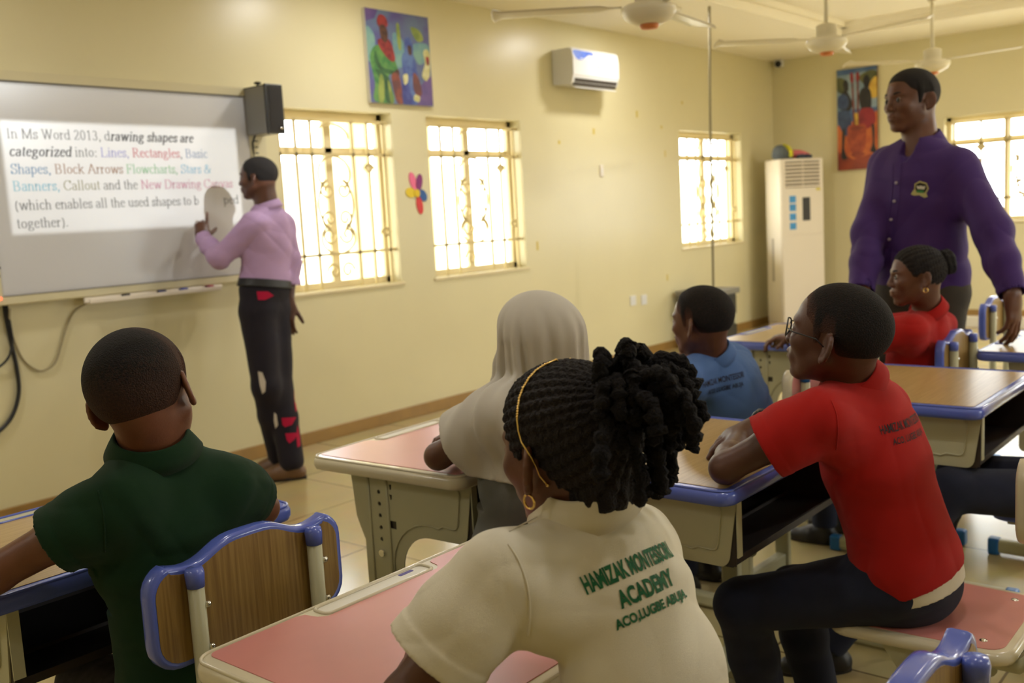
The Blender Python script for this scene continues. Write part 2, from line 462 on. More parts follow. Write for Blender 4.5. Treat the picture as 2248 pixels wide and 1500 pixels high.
def make_desk(kind):
    rim = M['blue'] if kind == 'blue' else M['cream_plastic']
    top = M['wood_top'] if kind == 'blue' else M['pink']
    root = empty('school_desk', (0, 0, 0))
    hx, hy = DW/2, DD/2
    b = MB()
    slab(b, lambda i: rrect(-hx+i, hx-i, -hy+i, hy-i, 0.035-i*0.5), DZ-0.034, DZ, 0.011)
    # raised lip round the pen groove
    b.tube([(x, y, DZ+0.0005) for x, y in rrect(-0.10, 0.145, hy-0.052, hy-0.012, 0.012, 4)], 0.0035, 6, closed=True)
    b.tube([(x, y, DZ-0.0006) for x, y in rrect(-hx+0.006, hx-0.006, -hy+0.006, hy-0.006, 0.03, 5)], 0.003, 6, closed=True)
    obj('table_rim', b, rim, root)
    b = MB()
    b.plate(notch_outline(0, -hx+0.026, hx-0.026, -hy+0.024, hy-0.014, 0.014, -0.115, 0.16, 0.043), [], 'z', DZ-0.004, DZ+0.0012)
    obj('table_top', b, top, root)
    b = MB(); b.plate(rrect(-0.096, 0.141, hy-0.048, hy-0.016, 0.01, 4), [], 'z', DZ-0.002, DZ+0.0004)
    obj('pen_groove', b, M['steel'] if kind == 'blue' else M['white_trim'], root)
    # steel box, open to the pupil
    xs = 0.275
    holes = [circ(0.055, z, 0.0055) for z in (0.680, 0.650, 0.620, 0.590, 0.560)]
    holes += [[(0.002, 0.592), (0.024, 0.592), (0.024, 0.612), (0.002, 0.612)]]
    holes += [[(0.012, 0.690), (0.017, 0.690), (0.019, 0.703), (0.010, 0.703)], [(0.012, 0.665), (0.017, 0.665), (0.019, 0.678), (0.010, 0.678)]]
    for s in (-1, 1):
        b = MB()
        b.plate(side_outline(), holes, 'x', s*xs, s*(xs-0.003))
        xo = s*(xs+0.0005)
        # pressed ribs
        for pts in ([(0.088, 0.725), (0.088, 0.44)], [(0.026, 0.725), (0.024, 0.45)]):
            b.tube([(xo, y, z) for y, z in pts], 0.004, 6, flat=(0.6, 1))
        rib = [(0.006, 0.718), (-0.18, 0.718)]+arc(-0.193, 0.705, 0.013, PI/2, PI, 4)+[(-0.197, 0.635)]+arc(-0.182, 0.633, 0.014, PI, 1.5*PI, 4)
        rib += [(-0.15, 0.621)]+arc(-0.105, 0.496, 0.122, PI*0.58, 0.12, 8)+[(0.014, 0.47)]
        b.tube([(xo, y, z) for y, z in rib], 0.0035, 6, flat=(0.6, 1))
        b.bb(s*xs, s*(xs-0.02), -0.2425, -0.2395, 0.61, 0.738)
        side = obj('side_panel', b, M['steel'], root)
        c = MB(); c.cyl((s*(xs+0.006), 0.055, 0.525), (s*(xs-0.004), 0.055, 0.525), 0.009, 10)
        obj('bolt', c, M['chrome'], side)
        # leg tube and foot
        b = MB(); b.bb(s*(xs-0.033), s*(xs-0.005), 0.03, 0.08, 0.055, 0.60)
        obj('leg', b, M['steel'], root, 0.006)
        b = MB(); b.bb(s*(xs-0.037), s*(xs+0.001), -0.19, 0.19, 0.008, 0.058)
        foot = obj('foot', b, M['steel'], root, 0.01)
        for e in (-1, 1):
            b = MB(); b.bb(s*(xs-0.040), s*(xs+0.004), e*0.175, e*0.215, 0.0, 0.062)
            obj('foot_cap', b, M['cap'], foot, 0.008)
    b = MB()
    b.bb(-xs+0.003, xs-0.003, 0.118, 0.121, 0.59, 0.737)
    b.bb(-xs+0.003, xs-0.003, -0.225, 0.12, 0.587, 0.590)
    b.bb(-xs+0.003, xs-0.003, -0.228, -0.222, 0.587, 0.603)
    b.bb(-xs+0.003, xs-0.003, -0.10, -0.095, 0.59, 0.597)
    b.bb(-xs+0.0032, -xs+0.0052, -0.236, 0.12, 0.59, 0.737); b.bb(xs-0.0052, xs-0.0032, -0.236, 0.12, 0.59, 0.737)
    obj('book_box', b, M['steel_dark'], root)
    b = MB(); b.bb(-xs+0.034, xs-0.034, 0.035, 0.070, 0.10, 0.155)
    obj('crossbar', b, M['steel'], root, 0.006)
    return root

# ------------------------------------------------------------------ school chairs
def back_outline(i):
    w, z0 = 0.19-i, 0.655+i
    def ztop(x):
        a = abs(x)/0.19
        return 0.828-i + 0.016*math.exp(-(a/0.36)**4) - 0.012*math.exp(-((a-0.62)/0.20)**2)
    r = 0.045-i*0.6
    p = [(-w+r*(1-math.cos(t)), z0+r*(1-math.sin(t))) for t in [PI/2*k/5 for k in range(6)]][::1]
    bot = arc(-w+r, z0+r, r, PI, 1.5*PI, 5)+arc(w-r, z0+r, r, 1.5*PI, 2*PI, 5)
    tl = ztop(w)
    top = arc(w-r, tl-r, r, 0, PI/2*0.8, 5)
    n = 22; xs = [(w-r*0.75)-2*(w-r*0.75)*k/n for k in range(n+1)]
    top += [(x, ztop(x)) for x in xs]
    top += [(-x, z) for x, z in reversed(arc(w-r, tl-r, r, 0, PI/2*0.8, 5))]
    return bot+top

def seat_outline(i):
    y0, y1 = -0.195+i, 0.175-i
    wb, wf, r = 0.185-i, 0.20-i, 0.05-i*0.6
    return (arc(wb-r, y0+r, r, -PI/2, 0, 5)+arc(wf-r, y1-r, r, 0, PI/2, 5) +
            arc(-wf+r, y1-r, r, PI/2, PI, 5)+arc(-wb+r, y0+r, r, PI, 1.5*PI, 5))

def make_chair(kind):
    rim = M['blue'] if kind == 'blue' else M['cream_plastic']
    panel = M['wood_back'] if kind == 'blue' else M['pink']
    top = M['wood_top'] if kind == 'blue' else M['pink']
    root = empty('school_chair', (0, 0, 0))
    b = MB()
    slab(b, seat_outline, 0.402, 0.430, 0.010)
    seat = obj('seat', b, rim, root)
    b = MB(); b.plate(seat_outline(0.022), [], 'z', 0.427, 0.4312); obj('seat_panel', b, top, seat)
    b = MB()
    for x, y in ((-0.125, -0.13), (0.125, -0.13), (-0.125, 0.08), (0.125, 0.08)):
        b.sph((x, y, 0.4312), 0.008, 8, 0, (1, 1, 0.4))
    obj('bolt', b, M['chrome'], seat)
    yb = -0.215
    b = MB()
    prof = [(0.007, yb-0.015), (0.0015, yb-0.013), (0, yb-0.008), (0, yb+0.008), (0.0015, yb+0.013), (0.007, yb+0.015)]
    b.rings([[(x, y, z) for x, z in back_outline(i)] for i, y in prof], 0, True)
    back = obj('backrest', b, rim, root)
    b = MB(); b.plate(back_outline(0.011), [], 'y', yb-0.0158, yb+0.0158); obj('back_panel', b, panel, back)
    for s in (-1, 1):
        x = s*0.118
        b = MB(); b.tube([(x, yb-0.030, 0.79), (x, yb-0.030, 0.50), (x, yb-0.022, 0.43), (x, yb+0.02, 0.388), (x, 0.02, 0.386), (x, 0.14, 0.388)], 0.0125, 10, flat=(1.0, 1.15))
        post = obj('back_post', b, M['steel'], root)
        b = MB(); b.lathe([(0.0, 0.0), (0.0145, 0.0), (0.0155, 0.022), (0.0135, 0.030), (0.0, 0.0315)], (x, yb-0.030, 0.785), 14)
        obj('post_cap', b, M['blue'] if kind == 'blue' else M['cap'], post)
        b = MB()
        for z in (0.755, 0.685):
            b.sph((x+0.012, yb-0.040, z), 0.006, 6)
        obj('screw', b, M['chrome'], post)
        # side plate with a rounded lower end, column and foot
        b = MB()
        pl = [(0.07, 0.40), (-0.10, 0.40)]+arc(-0.062, 0.245, 0.026, PI, 1.5*PI, 4)+arc(-0.018, 0.245, 0.026, 1.5*PI, 2*PI, 4)+[(0.012, 0.32)]
        b.plate(pl, [], 'x', s*0.158, s*0.161)
        b.bb(s*0.105, s*0.161, -0.10, 0.07, 0.398, 0.402)
        plate = obj('side_plate', b, M['steel'], root, 0.0)
        b = MB(); b.cyl((s*0.165, -0.040, 0.285), (s*0.150, -0.040, 0.285), 0.010, 10); b.cyl((s*0.165, -0.040, 0.325), (s*0.150, -0.040, 0.325), 0.010, 10)
        obj('bolt', b, M['chrome'], plate)
        b = MB(); b.bb(s*0.130, s*0.157, -0.065, -0.015, 0.05, 0.39); obj('leg', b, M['steel'], root, 0.006)
        b = MB(); b.bb(s*0.126, s*0.162, -0.185, 0.165, 0.008, 0.054); foot = obj('foot', b, M['steel'], root, 0.01)
        for e in (-0.195, 0.175):
            b = MB(); b.bb(s*0.123, s*0.165, e-0.02, e+0.02, 0.0, 0.058); obj('foot_cap', b, M['cap'], foot, 0.008)
    b = MB(); b.bb(-0.13, 0.13, -0.058, -0.024, 0.085, 0.135); obj('crossbar', b, M['steel'], root, 0.006)
    return root

DESKS = [  # kind, x, y, turn, label
    ('blue', -9.515, -2.955, 0.0, 'blue-edged wood-top desk under the green-shirted boy\'s arm'),
    ('pink', -8.570, -3.115, 0.05, 'pink cream-edged desk where the pupil in the grey headscarf leans'),
    ('pink', -9.457, -3.9125, 0.0, 'nearest pink cream-edged desk, in front of the white polo shirt girl'),
    ('pink', -7.555, -3.020, 0.0, 'pink desk mostly hidden in front of the pale blue shirt boy'),
    ('blue', -8.380, -3.700, 0.0, 'blue-edged wood-top desk under the red polo boy\'s folded arms'),
    ('blue', -7.368, -3.905, 0.0, 'blue-edged wood-top desk, empty, right of the red polo boy'),
    ('blue', -6.365, -3.075, 0.0, 'blue-edged wood-top desk before the girl in red, nearest the floor-standing air conditioner'),
    ('blue', -6.363, -4.120, 0.0, 'blue-edged wood-top desk cut by the right frame edge, below the teacher\'s hand'),
]
CHAIRS = [
    ('blue', -9.510, -3.265, 0.0, 'blue-edged oak chair behind the green-shirted boy'),
    ('pink', -8.265, -4.215, 0.0, 'pink cream-edged chair the red polo boy sits on'),
    ('blue', -6.72, -3.60, 0.0, 'blue-edged chair of the girl in the red shirt'),
    ('blue', -5.500, -3.420, 0.0, 'blue-edged chair with nobody on it, right of the teacher'),
    ('blue', -9.430, -4.330, 0.0, 'blue-edged oak chair at the bottom right corner, shiny rail'),
    ('pink', -7.475, -3.385, 0.0, 'pink cream-edged chair of the boy in the pale blue shirt'),
    ('blue', -7.300, -4.300, 0.0, 'blue-edged chair under the legs in dark jeans'),
    ('pink', -8.845, -3.420, 0.0, 'pink cream-edged chair of the pupil in the grey headscarf'),
]
_proto = {}
for kind, x, y, rz, lab in DESKS:
    if ('d', kind) not in _proto:
        o = _proto[('d', kind)] = make_desk(kind)
    else:
        o = copy_tree(_proto[('d', kind)])
    o.location = (x, y, 0); o.rotation_euler = (0, 0, rz)
    tag(o, lab, 'desk', 'school desks in rows')
    if 'nearest pink' in lab:                   # a slightly smaller top than the others
        o.scale = (0.93, 0.91, 1.0)
        b = MB(); b.plate(rrect(0.085, 0.118, 0.222, 0.231, 0.003, 3), [], 'z', DZ+0.0003, DZ+0.0008)
        obj('ink_stain', b, mat('violet_ink', srgb(76, 66, 142), 0.5), o)
for kind, x, y, rz, lab in CHAIRS:
    if ('c', kind) not in _proto:
        o = _proto[('c', kind)] = make_chair(kind)
    else:
        o = copy_tree(_proto[('c', kind)])
    o.location = (x, y, 0); o.rotation_euler = (0, 0, rz)
    tag(o, lab, 'chair', 'school chairs at the desks')
    if 'headscarf' in lab:                      # this chair is set lower on its columns
        for c in [q for ch in children(o) for q in [ch]+children(ch)]:
            c.data = c.data.copy()
            for v in c.data.vertices:
                if v.co.z > 0.20: v.co.z -= 0.11*min(1.0, (v.co.z-0.20)/0.06)

# ------------------------------------------------------------------ serif lettering, drawn with a broad-nib pen
def _c(cx, cy, rx, ry, a0, a1, n=14):
    return [(cx+rx*math.cos(math.radians(a0+(a1-a0)*i/n)), cy+ry*math.sin(math.radians(a0+(a1-a0)*i/n))) for i in range(n+1)]
X = 0.68
def _s(x, y, h=0.14): return [(x-h, y), (x+h, y)]
_bowl = lambda cx: _c(cx, X/2, 0.25, X/2-0.02, 90, 450, 24)
_arch = lambda x: _c(x+0.2, X-0.22, 0.2, 0.2, 180, 0, 10)+[(x+0.4, 0)]
GL = {
 'I': (0.5, [[(0.25, 0), (0.25, 1)], _s(.25, 0), _s(.25, 1)]),
 'M': (1.3, [[(0.2, 0), (0.2, 1)], [(0.2, 1), (0.64, 0.02)], [(0.64, 0.02), (1.08, 1)], [(1.08, 1), (1.08, 0)], _s(.2, 0, .12), _s(1.08, 0, .15), _s(.16, 1, .1), _s(1.12, 1, .1)]),
 'W': (1.35, [[(0.14, 1), (0.4, 0)], [(0.4, 0), (0.66, 0.95)], [(0.66, 0.95), (0.92, 0)], [(0.92, 0), (1.2, 1)], _s(.14, 1), _s(.62, 1, .12), _s(1.2, 1, .12)]),
 'L': (0.9, [[(0.2, 0), (0.2, 1)], [(0.08, 0), (0.78, 0), (0.84, 0.25)], _s(.2, 1)]),
 'R': (1.0, [[(0.2, 0), (0.2, 1)], [(0.2, 1)]+_c(0.45, 0.75, 0.26, 0.25, 90, -90)+[(0.2, 0.5)], [(0.42, 0.5), (0.86, 0)], _s(.2, 0), _s(.88, 0, .1), _s(.15, 1, .1)]),
 'B': (1.0, [[(0.2, 0), (0.2, 1)], [(0.2, 1)]+_c(0.46, 0.76, 0.24, 0.24, 90, -90)+[(0.2, 0.52)], [(0.4, 0.52)]+_c(0.5, 0.26, 0.28, 0.26, 90, -90)+[(0.1, 0)], _s(.15, 1, .1)]),
 'S': (0.82, [_c(0.4, 0.75, 0.26, 0.25, 20, 220, 12)+[(0.4, 0.5)]+_c(0.42, 0.26, 0.28, 0.26, 50, -160, 12), [(0.66, 0.72), (0.66, 1.0)], [(0.12, 0.0), (0.12, 0.3)]]),
 'A': (1.08, [[(0.12, 0), (0.52, 1)], [(0.52, 1.03), (0.94, 0)], [(0.27, 0.36), (0.76, 0.36)], _s(.12, 0, .12), _s(.94, 0)]),
 'F': (0.85, [[(0.2, 0), (0.2, 1)], [(0.08, 1), (0.74, 1), (0.77, 0.78)], [(0.2, 0.52), (0.55, 0.52)], [(0.56, 0.4), (0.56, 0.64)], _s(.2, 0)]),
 'C': (1.0, [_c(0.52, 0.5, 0.42, 0.5, 40, 325, 24), [(0.86, 0.72), (0.86, 1.0)]]),
 'N': (1.08, [[(0.2, 0), (0.2, 1)], [(0.18, 1), (0.88, 0)], [(0.88, 0), (0.88, 1)], _s(.2, 0, .12), _s(.12, 1, .1), _s(.88, 1, .12)]),
 'D': (1.08, [[(0.2, 0), (0.2, 1)], [(0.08, 1), (0.4, 1)]+_c(0.45, 0.5, 0.48, 0.5, 90, -90, 18)+[(0.08, 0)]]),
 'a': (0.66, [_c(0.3, X-0.18, 0.19, 0.17, 170, 0, 10)+[(0.49, 0.08), (0.6, 0.03)], [(0.49, 0.42)]+_c(0.28, 0.18, 0.2, 0.18, 100, 330, 12)]),
 'b': (0.75, [[(0.15, 0), (0.15, 1.03)], _c(0.38, X/2, 0.24, X/2-0.01, 150, -150, 18), _s(.08, 1.03, .08)]),
 'c': (0.66, [_c(0.36, X/2, 0.25, X/2, 40, 320, 18)]),
 'd': (0.76, [[(0.58, 0), (0.58, 1.03)], _c(0.34, X/2, 0.25, X/2-0.01, 30, 330, 18), _s(.52, 1.03, .08), _s(.66, 0.01, .08)]),
 'e': (0.66, [[(0.13, 0.4), (0.56, 0.4)]+_c(0.35, X/2, 0.24, X/2, 20, 320, 20)]),
 'g': (0.72, [_c(0.32, 0.46, 0.19, 0.21, 0, 360, 20), _c(0.35, -0.12, 0.27, 0.16, 100, 460, 22), [(0.2, 0.28), (0.16, 0.14), (0.3, 0.06)], [(0.45, 0.62), (0.66, 0.63)]]),
 'h': (0.78, [[(0.16, 0), (0.16, 1.03)], _arch(0.18), _s(.16, 0, .12), _s(.6, 0, .12), _s(.1, 1.03, .08)]),
 'i': (0.42, [[(0.2, 0), (0.2, X)], _s(.2, 0, .13), _s(.14, X, .08), _c(0.2, 0.95, 0.03, 0.03, 0, 360, 8)]),
 'k': (0.78, [[(0.16, 0), (0.16, 1.03)], [(0.6, X), (0.18, 0.3)], [(0.3, 0.42), (0.66, 0)], _s(.16, 0, .12), _s(.66, 0, .1), _s(.56, X, .12), _s(.1, 1.03, .08)]),
 'l': (0.42, [[(0.2, 0), (0.2, 1.03)], _s(.2, 0, .13), _s(.14, 1.03, .08)]),
 'n': (0.78, [[(0.16, 0), (0.16, X)], _arch(0.18), _s(.16, 0, .12), _s(.6, 0, .12), _s(.1, X, .08)]),
 'o': (0.74, [_bowl(0.37)]),
 'p': (0.76, [[(0.16, -0.32), (0.16, X)], _c(0.39, X/2, 0.24, X/2-0.01, 150, -150, 18), _s(.16, -.32, .13), _s(.1, X, .08)]),
 'r': (0.54, [[(0.16, 0), (0.16, X)], [(0.17, 0.42), (0.28, 0.62), (0.42, 0.66), (0.48, 0.58)], _s(.16, 0, .13), _s(.1, X, .08)]),
 's': (0.58, [_c(0.28, 0.51, 0.17, 0.16, 20, 230, 10)+[(0.3, 0.34)]+_c(0.3, 0.17, 0.18, 0.17, 50, -160, 10), [(0.45, 0.5), (0.45, 0.67)], [(0.12, 0.01), (0.12, 0.2)]]),
 't': (0.44, [[(0.2, 0.9), (0.2, 0.12)]+_c(0.3, 0.12, 0.1, 0.11, 180, 310, 6), _s(.22, X, .15)]),
 'u': (0.78, [[(0.16, X), (0.16, 0.22)]+_c(0.36, 0.22, 0.2, 0.2, 180, 330, 8), [(0.58, X), (0.58, 0)], _s(.1, X, .08), _s(.52, X, .08), _s(.65, 0.01, .07)]),
 'v': (0.74, [[(0.12, X), (0.38, 0)], [(0.38, 0), (0.62, X)], _s(.14, X, .12), _s(.62, X, .1)]),
 'w': (1.08, [[(0.12, X), (0.34, 0)], [(0.34, 0), (0.54, X)], [(0.54, X), (0.76, 0)], [(0.76, 0), (0.97, X)], _s(.13, X, .12), _s(.97, X, .1)]),
 'z': (0.66, [[(0.1, 0.5), (0.12, X), (0.54, X)], [(0.54, X), (0.12, 0)], [(0.12, 0), (0.56, 0), (0.58, 0.2)]]),
 '&': (1.15, [[(0.98, 0.5), (0.8, 0.2), (0.55, 0)]+_c(0.4, 0.24, 0.28, 0.25, -80, -230, 12)+[(0.5, 0.62)]+_c(0.45, 0.8, 0.16, 0.2, -20, 180, 12)+[(0.5, 0.45), (0.95, 0.02)], _s(.95, .5, .12)]),
 '2': (0.75, [_c(0.35, 0.72, 0.22, 0.28, 160, -40, 14)+[(0.1, 0.03)], [(0.1, 0.02), (0.6, 0.02), (0.64, 0.2)]]),
 '0': (0.75, [_c(0.36, 0.5, 0.24, 0.5, 90, 450, 26)]),
 '1': (0.75, [[(0.38, 0), (0.38, 1)], [(0.18, 0.86), (0.38, 1)], _s(.38, 0, .16)]),
 '3': (0.75, [_c(0.33, 0.75, 0.2, 0.24, 150, -80, 12), _c(0.33, 0.26, 0.24, 0.27, 85, -160, 14)]),
 ',': (0.38, [[(0.16, 0.03), (0.2, 0.0), (0.14, -0.18)], _c(0.17, 0.04, 0.03, 0.03, 0, 360, 8)]),
 '.': (0.38, [_c(0.17, 0.04, 0.035, 0.035, 0, 360, 8)]),
 ':': (0.42, [_c(0.19, 0.04, 0.035, 0.035, 0, 360, 8), _c(0.19, 0.55, 0.035, 0.035, 0, 360, 8)]),
 '(': (0.5, [_c(0.62, 0.36, 0.45, 0.72, 130, 230, 14)]),
 ')': (0.5, [_c(-0.12, 0.36, 0.45, 0.72, 50, -50, 14)]),
 ' ': (0.38, []),
}
def pen_text(mb, runs, x0, x1, z, y, cap, mi0=0):
    """runs: (text, material index, bold italic).  Fills x0..x1 with baseline z on the plane y"""
    tot = sum(GL[c][0]*(1.04 if bi else 1) for t, _, bi in runs for c in t)
    sx = (x1-x0)/tot
    x = 0.0
    for t, mi, bi in runs:
        thick, thin = (0.17, 0.075) if bi else (0.115, 0.045)
        sh = 0.22 if bi else 0.0
        for ch in t:
            adv, strokes = GL[ch]
            for st in strokes:
                P = [Vector((x+p[0]+sh*p[1], p[1])) for p in st]
                n = len(P)
                L, R = [], []
                for i in range(n):
                    d = (P[min(i+1, n-1)]-P[max(i-1, 0)])
                    d = Vector((d.x*sx, d.y*cap))
                    if d.length < 1e-9: d = Vector((1, 0))
                    d.normalize()
                    w = thin+(thick-thin)*abs(d.y)
                    nn = Vector((-d.y/sx*cap, d.x))*w*0.5
                    e = Vector((d.x/sx*cap, d.y))*(0.02 if i == n-1 else (-0.02 if i == 0 else 0))
                    L.append(P[i]+nn+e); R.append(P[i]-nn+e)
                vs = [(x0+p.x*sx, y, z+p.y*cap) for p in L+R]
                mb.add(vs, [(i, i+1, n+i+1, n+i) for i in range(n-1)], mi)
            x += adv*(1.04 if bi else 1)

# ------------------------------------------------------------------ interactive board with a projected slide
M['board_frame'] = mat('cream_board_frame', srgb(205, 196, 160), 0.4)
M['board_surface'] = mat('board_surface', srgb(186, 183, 181), 0.28, spec=0.5)
board = empty('interactive_whiteboard', (-7.67, -0.01, 1.6), 0, 'large wall-mounted interactive whiteboard showing a text slide', 'whiteboard')
BO = Vector(board.location)
def rel(mb, root):
    L = Vector(root.location)
    mb.v = [tuple(Vector(p)-L) for p in mb.v]
    return mb
BX0, BX1, BZ0, BZ1 = -8.515, -6.83, 1.048, 2.137
b = MB()
b.plate([(BX0, BZ0), (BX1, BZ0), (BX1, BZ1), (BX0, BZ1)], [[(-8.402, 1.091), (-6.94, 1.091), (-6.94, 2.088), (-8.402, 2.088)]], 'y', -0.062, -0.002)
obj('board_frame', rel(b, board), M['board_frame'], board, 0.006)
b = MB(); b.bb(-8.403, -6.939, -0.05, -0.01, 1.090, 2.089); obj('board_surface', rel(b, board), M['board_surface'], board)
sl_ = mat('dark_seal', srgb(92, 88, 82), 0.6)
for x0, x1, z0, z1 in ((-8.404, -6.938, 2.086, 2.090), (-8.404, -6.938, 1.089, 1.092)):
    b = MB(); b.bb(x0, x1, -0.0635, -0.045, z0, z1)
    obj('frame_seal', rel(b, board), sl_, board)
TXT = [(118, 116, 112), (66, 64, 62), (150, 146, 205), (196, 92, 100), (128, 146, 176), (92, 134, 172), (158, 118, 88), (142, 190, 142), (140, 188, 212), (122, 188, 208), (150, 144, 108), (205, 140, 160)]  # slide letters: projected light put into colours laid on the board
tm = [mat('projected_text_%s' % n, srgb(*[v*.84 for v in c]), 0.4) for n, c in zip(('grey', 'dark', 'lavender', 'red', 'slate', 'blue', 'brown', 'green', 'sky', 'cyan', 'olive', 'rose'), TXT)]
yt = -0.0512; cp = 0.046
b = MB(); pen_text(b, [('In Ms Word 2013, d', 0, 0), ('rawing shapes are', 1, 1)], -8.299, -7.306, 1.825, yt, cp)
obj('slide_text', rel(b, board), tm, board)
b = MB(); pen_text(b, [('categorized', 1, 1), (' into: ', 0, 0), ('Lines, ', 2, 0), ('Rectangles', 3, 0), (', ', 0, 0), ('Basic', 4, 0)], -8.296, -7.224, 1.743, yt, cp)
obj('slide_text', rel(b, board), tm, board)
b = MB(); pen_text(b, [('Shapes, ', 5, 0), ('Block Arrows ', 6, 0), ('Flowcharts, ', 7, 0), ('Stars &', 8, 0)], -8.298, -7.209, 1.660, yt, cp)
obj('slide_text', rel(b, board), tm, board)
b = MB(); pen_text(b, [('Banners, ', 9, 0), ('Callout ', 10, 0), ('and the ', 0, 0), ('New Drawing Canvas', 11, 0)], -8.297, -7.078, 1.580, yt, cp)
obj('slide_text', rel(b, board), tm, board)
b = MB(); pen_text(b, [('(which enables all the used shapes to b', 0, 0)], -8.299, -7.305, 1.490, yt, cp)  # letters lost in the presenter's shadow are left out
obj('slide_text', rel(b, board), tm, board)
b = MB(); pen_text(b, [('ped', 0, 0)], -7.150, -7.048, 1.490, yt, cp)
obj('slide_text', rel(b, board), tm, board)
b = MB(); pen_text(b, [('together).', 0, 0)], -8.298, -8.046, 1.404, yt, cp)
obj('slide_text', rel(b, board), tm, board)
b = MB()
for k in range(12):
    z = 1.60-0.038*k
    b.bb(-8.47+0.012*(k % 3), -8.40-0.008*(k % 2), -0.0635, -0.06, z, z+0.010)
for k in range(7):
    z = 1.80+0.034*k-0.10
    b.bb(-6.918, -6.893, -0.0635, -0.06, z, z+0.008)
obj('icon_strip', rel(b, board), M['black'], board)
M['led'] = mat('red_led', srgb(255, 60, 30), 0.4)
_e = M['led'].node_tree.nodes['Principled BSDF']; _e.inputs['Emission Color'].default_value = (1, 0.08, 0.03, 1); _e.inputs['Emission Strength'].default_value = 3
b = MB(); b.sph((-8.418, -0.064, 1.082), 0.007, 8); obj('power_light', rel(b, board), M['led'], board)
t = empty('pen_tray', (-7.64, -0.09, 1.03), 0, 'narrow white pen tray under the whiteboard', 'tray')
b = MB(); b.plate([(-0.062, 1.018), (0.0, 1.018), (0.0, 1.047), (-0.008, 1.047), (-0.010, 1.030), (-0.050, 1.028), (-0.056, 1.040), (-0.062, 1.040)], [], 'x', -8.02, -7.262)
b.v = [(x, y-0.062, z) for x, y, z in b.v]
obj('tray_shelf', rel(b, t), M['white_warm'], t, 0.003)
for x0, x1, c, lab in ((-7.63, -7.52, (40, 50, 110), 'blue marker pen, leftmost on the pen tray'), (-7.50, -7.37, (58, 66, 140), 'blue marker pen in the middle of the pen tray'),
                       (-7.34, -7.24+0.0, (150, 60, 80), 'red marker pen at the right end of the pen tray'), (-7.83, -7.79, (60, 60, 66), 'short dark pen lying at the left of the pen tray')):
    b = MB(); b.cyl((x0, -0.093, 1.0395), (x1, -0.093, 1.0395), 0.009, 10)
    o = obj('marker_pen' if x1-x0 > 0.06 else 'short_marker', b, M['white_warm'] if x1-x0 > 0.06 else M['black'])
    tag(o, lab, 'pen', 'pens on the tray')
    if x1-x0 > 0.06:
        c_ = MB(); c_.cyl((x0+0.0, -0.093, 1.0395), (x0+0.045, -0.093, 1.0395), 0.0102, 10); obj('cap', c_, mat('marker_cap', srgb(*c), 0.4), o)
# projector on a drop pole: the lamp that throws the slide
PJ = Vector((-7.125, -3.05, 2.66))
t = empty('projector', PJ, 0, 'white projector hanging from the ceiling, throwing the slide', 'projector')
b = MB(); b.box((0, -0.14, 0.02), (0.30, 0.24, 0.10)); obj('housing', b, M['white'], t, 0.02)
b = MB(); b.cyl((0, -0.14, 0.07), (0, -0.14, H+0.12-PJ.z), 0.02); obj('drop_pole', b, M['white'], t)
b = MB(); b.lathe([(0.03, 0), (0.03, 0.02), (0.026, 0.02), (0.02, 0.004)], (0, -0.02, 0), 16, 0, Matrix.Rotation(PI/2, 3, 'X')); obj('lens_ring', b, M['black'], t)
pl = bpy.data.lights.new('projector_beam', 'SPOT'); pl.energy = 330; pl.spot_size = math.radians(110); pl.spot_blend = 0.0; pl.shadow_soft_size = 0.012
pl.color = (0.93, 0.98, 1.0)
po = bpy.data.objects.new('projector_beam', pl); COL.objects.link(po)
po.location = PJ+Vector((0, 0.03, 0))
d = Vector((0, 1, 0))
po.rotation_euler = (PI/2, 0, 0)          # beam axis straight at the wall: image offsets are tangents
pl.use_nodes = True
nt = pl.node_tree; em = nt.nodes['Emission']
tc = nt.nodes.new('ShaderNodeTexCoord'); sp = nt.nodes.new('ShaderNodeSeparateXYZ')
nt.links.new(tc.outputs['Normal'], sp.inputs[0])
def mth(op, a, b_=None):
    n = nt.nodes.new('ShaderNodeMath'); n.operation = op
    for i, v in enumerate((a, b_)):
        if v is None: continue
        if isinstance(v, (int, float)): n.inputs[i].default_value = v
        else: nt.links.new(v, n.inputs[i])
    return n.outputs[0]
az = mth('ABSOLUTE', sp.outputs['Z'])
u_ = mth('DIVIDE', sp.outputs['X'], az); v_ = mth('DIVIDE', sp.outputs['Y'], az)
DP = -0.05-(PJ.y+0.03)
def inside(x0, x1, z0, z1):
    a0, a1 = (x0-PJ.x)/DP, (x1-PJ.x)/DP; c0, c1 = (z0-PJ.z)/DP, (z1-PJ.z)/DP
    m = mth('MULTIPLY', mth('GREATER_THAN', u_, a0), mth('LESS_THAN', u_, a1))
    return mth('MULTIPLY', m, mth('MULTIPLY', mth('GREATER_THAN', v_, c0), mth('LESS_THAN', v_, c1)))
slide = inside(-8.322, -7.03, 1.375, 1.906)
page = inside(-8.40, -6.945, 1.10, 2.085)
up_ = mth('MULTIPLY', mth('SUBTRACT', v_, (1.906-PJ.z)/DP), 2.2)     # the page behind the slide is brighter towards its top
upc = mth('MAXIMUM', up_, 0.0)
tot = mth('ADD', slide, mth('MULTIPLY', mth('SUBTRACT', page, mth('MULTIPLY', slide, 1.0)), mth('ADD', upc, 0.14)))
nt.links.new(tot, em.inputs['Strength'])

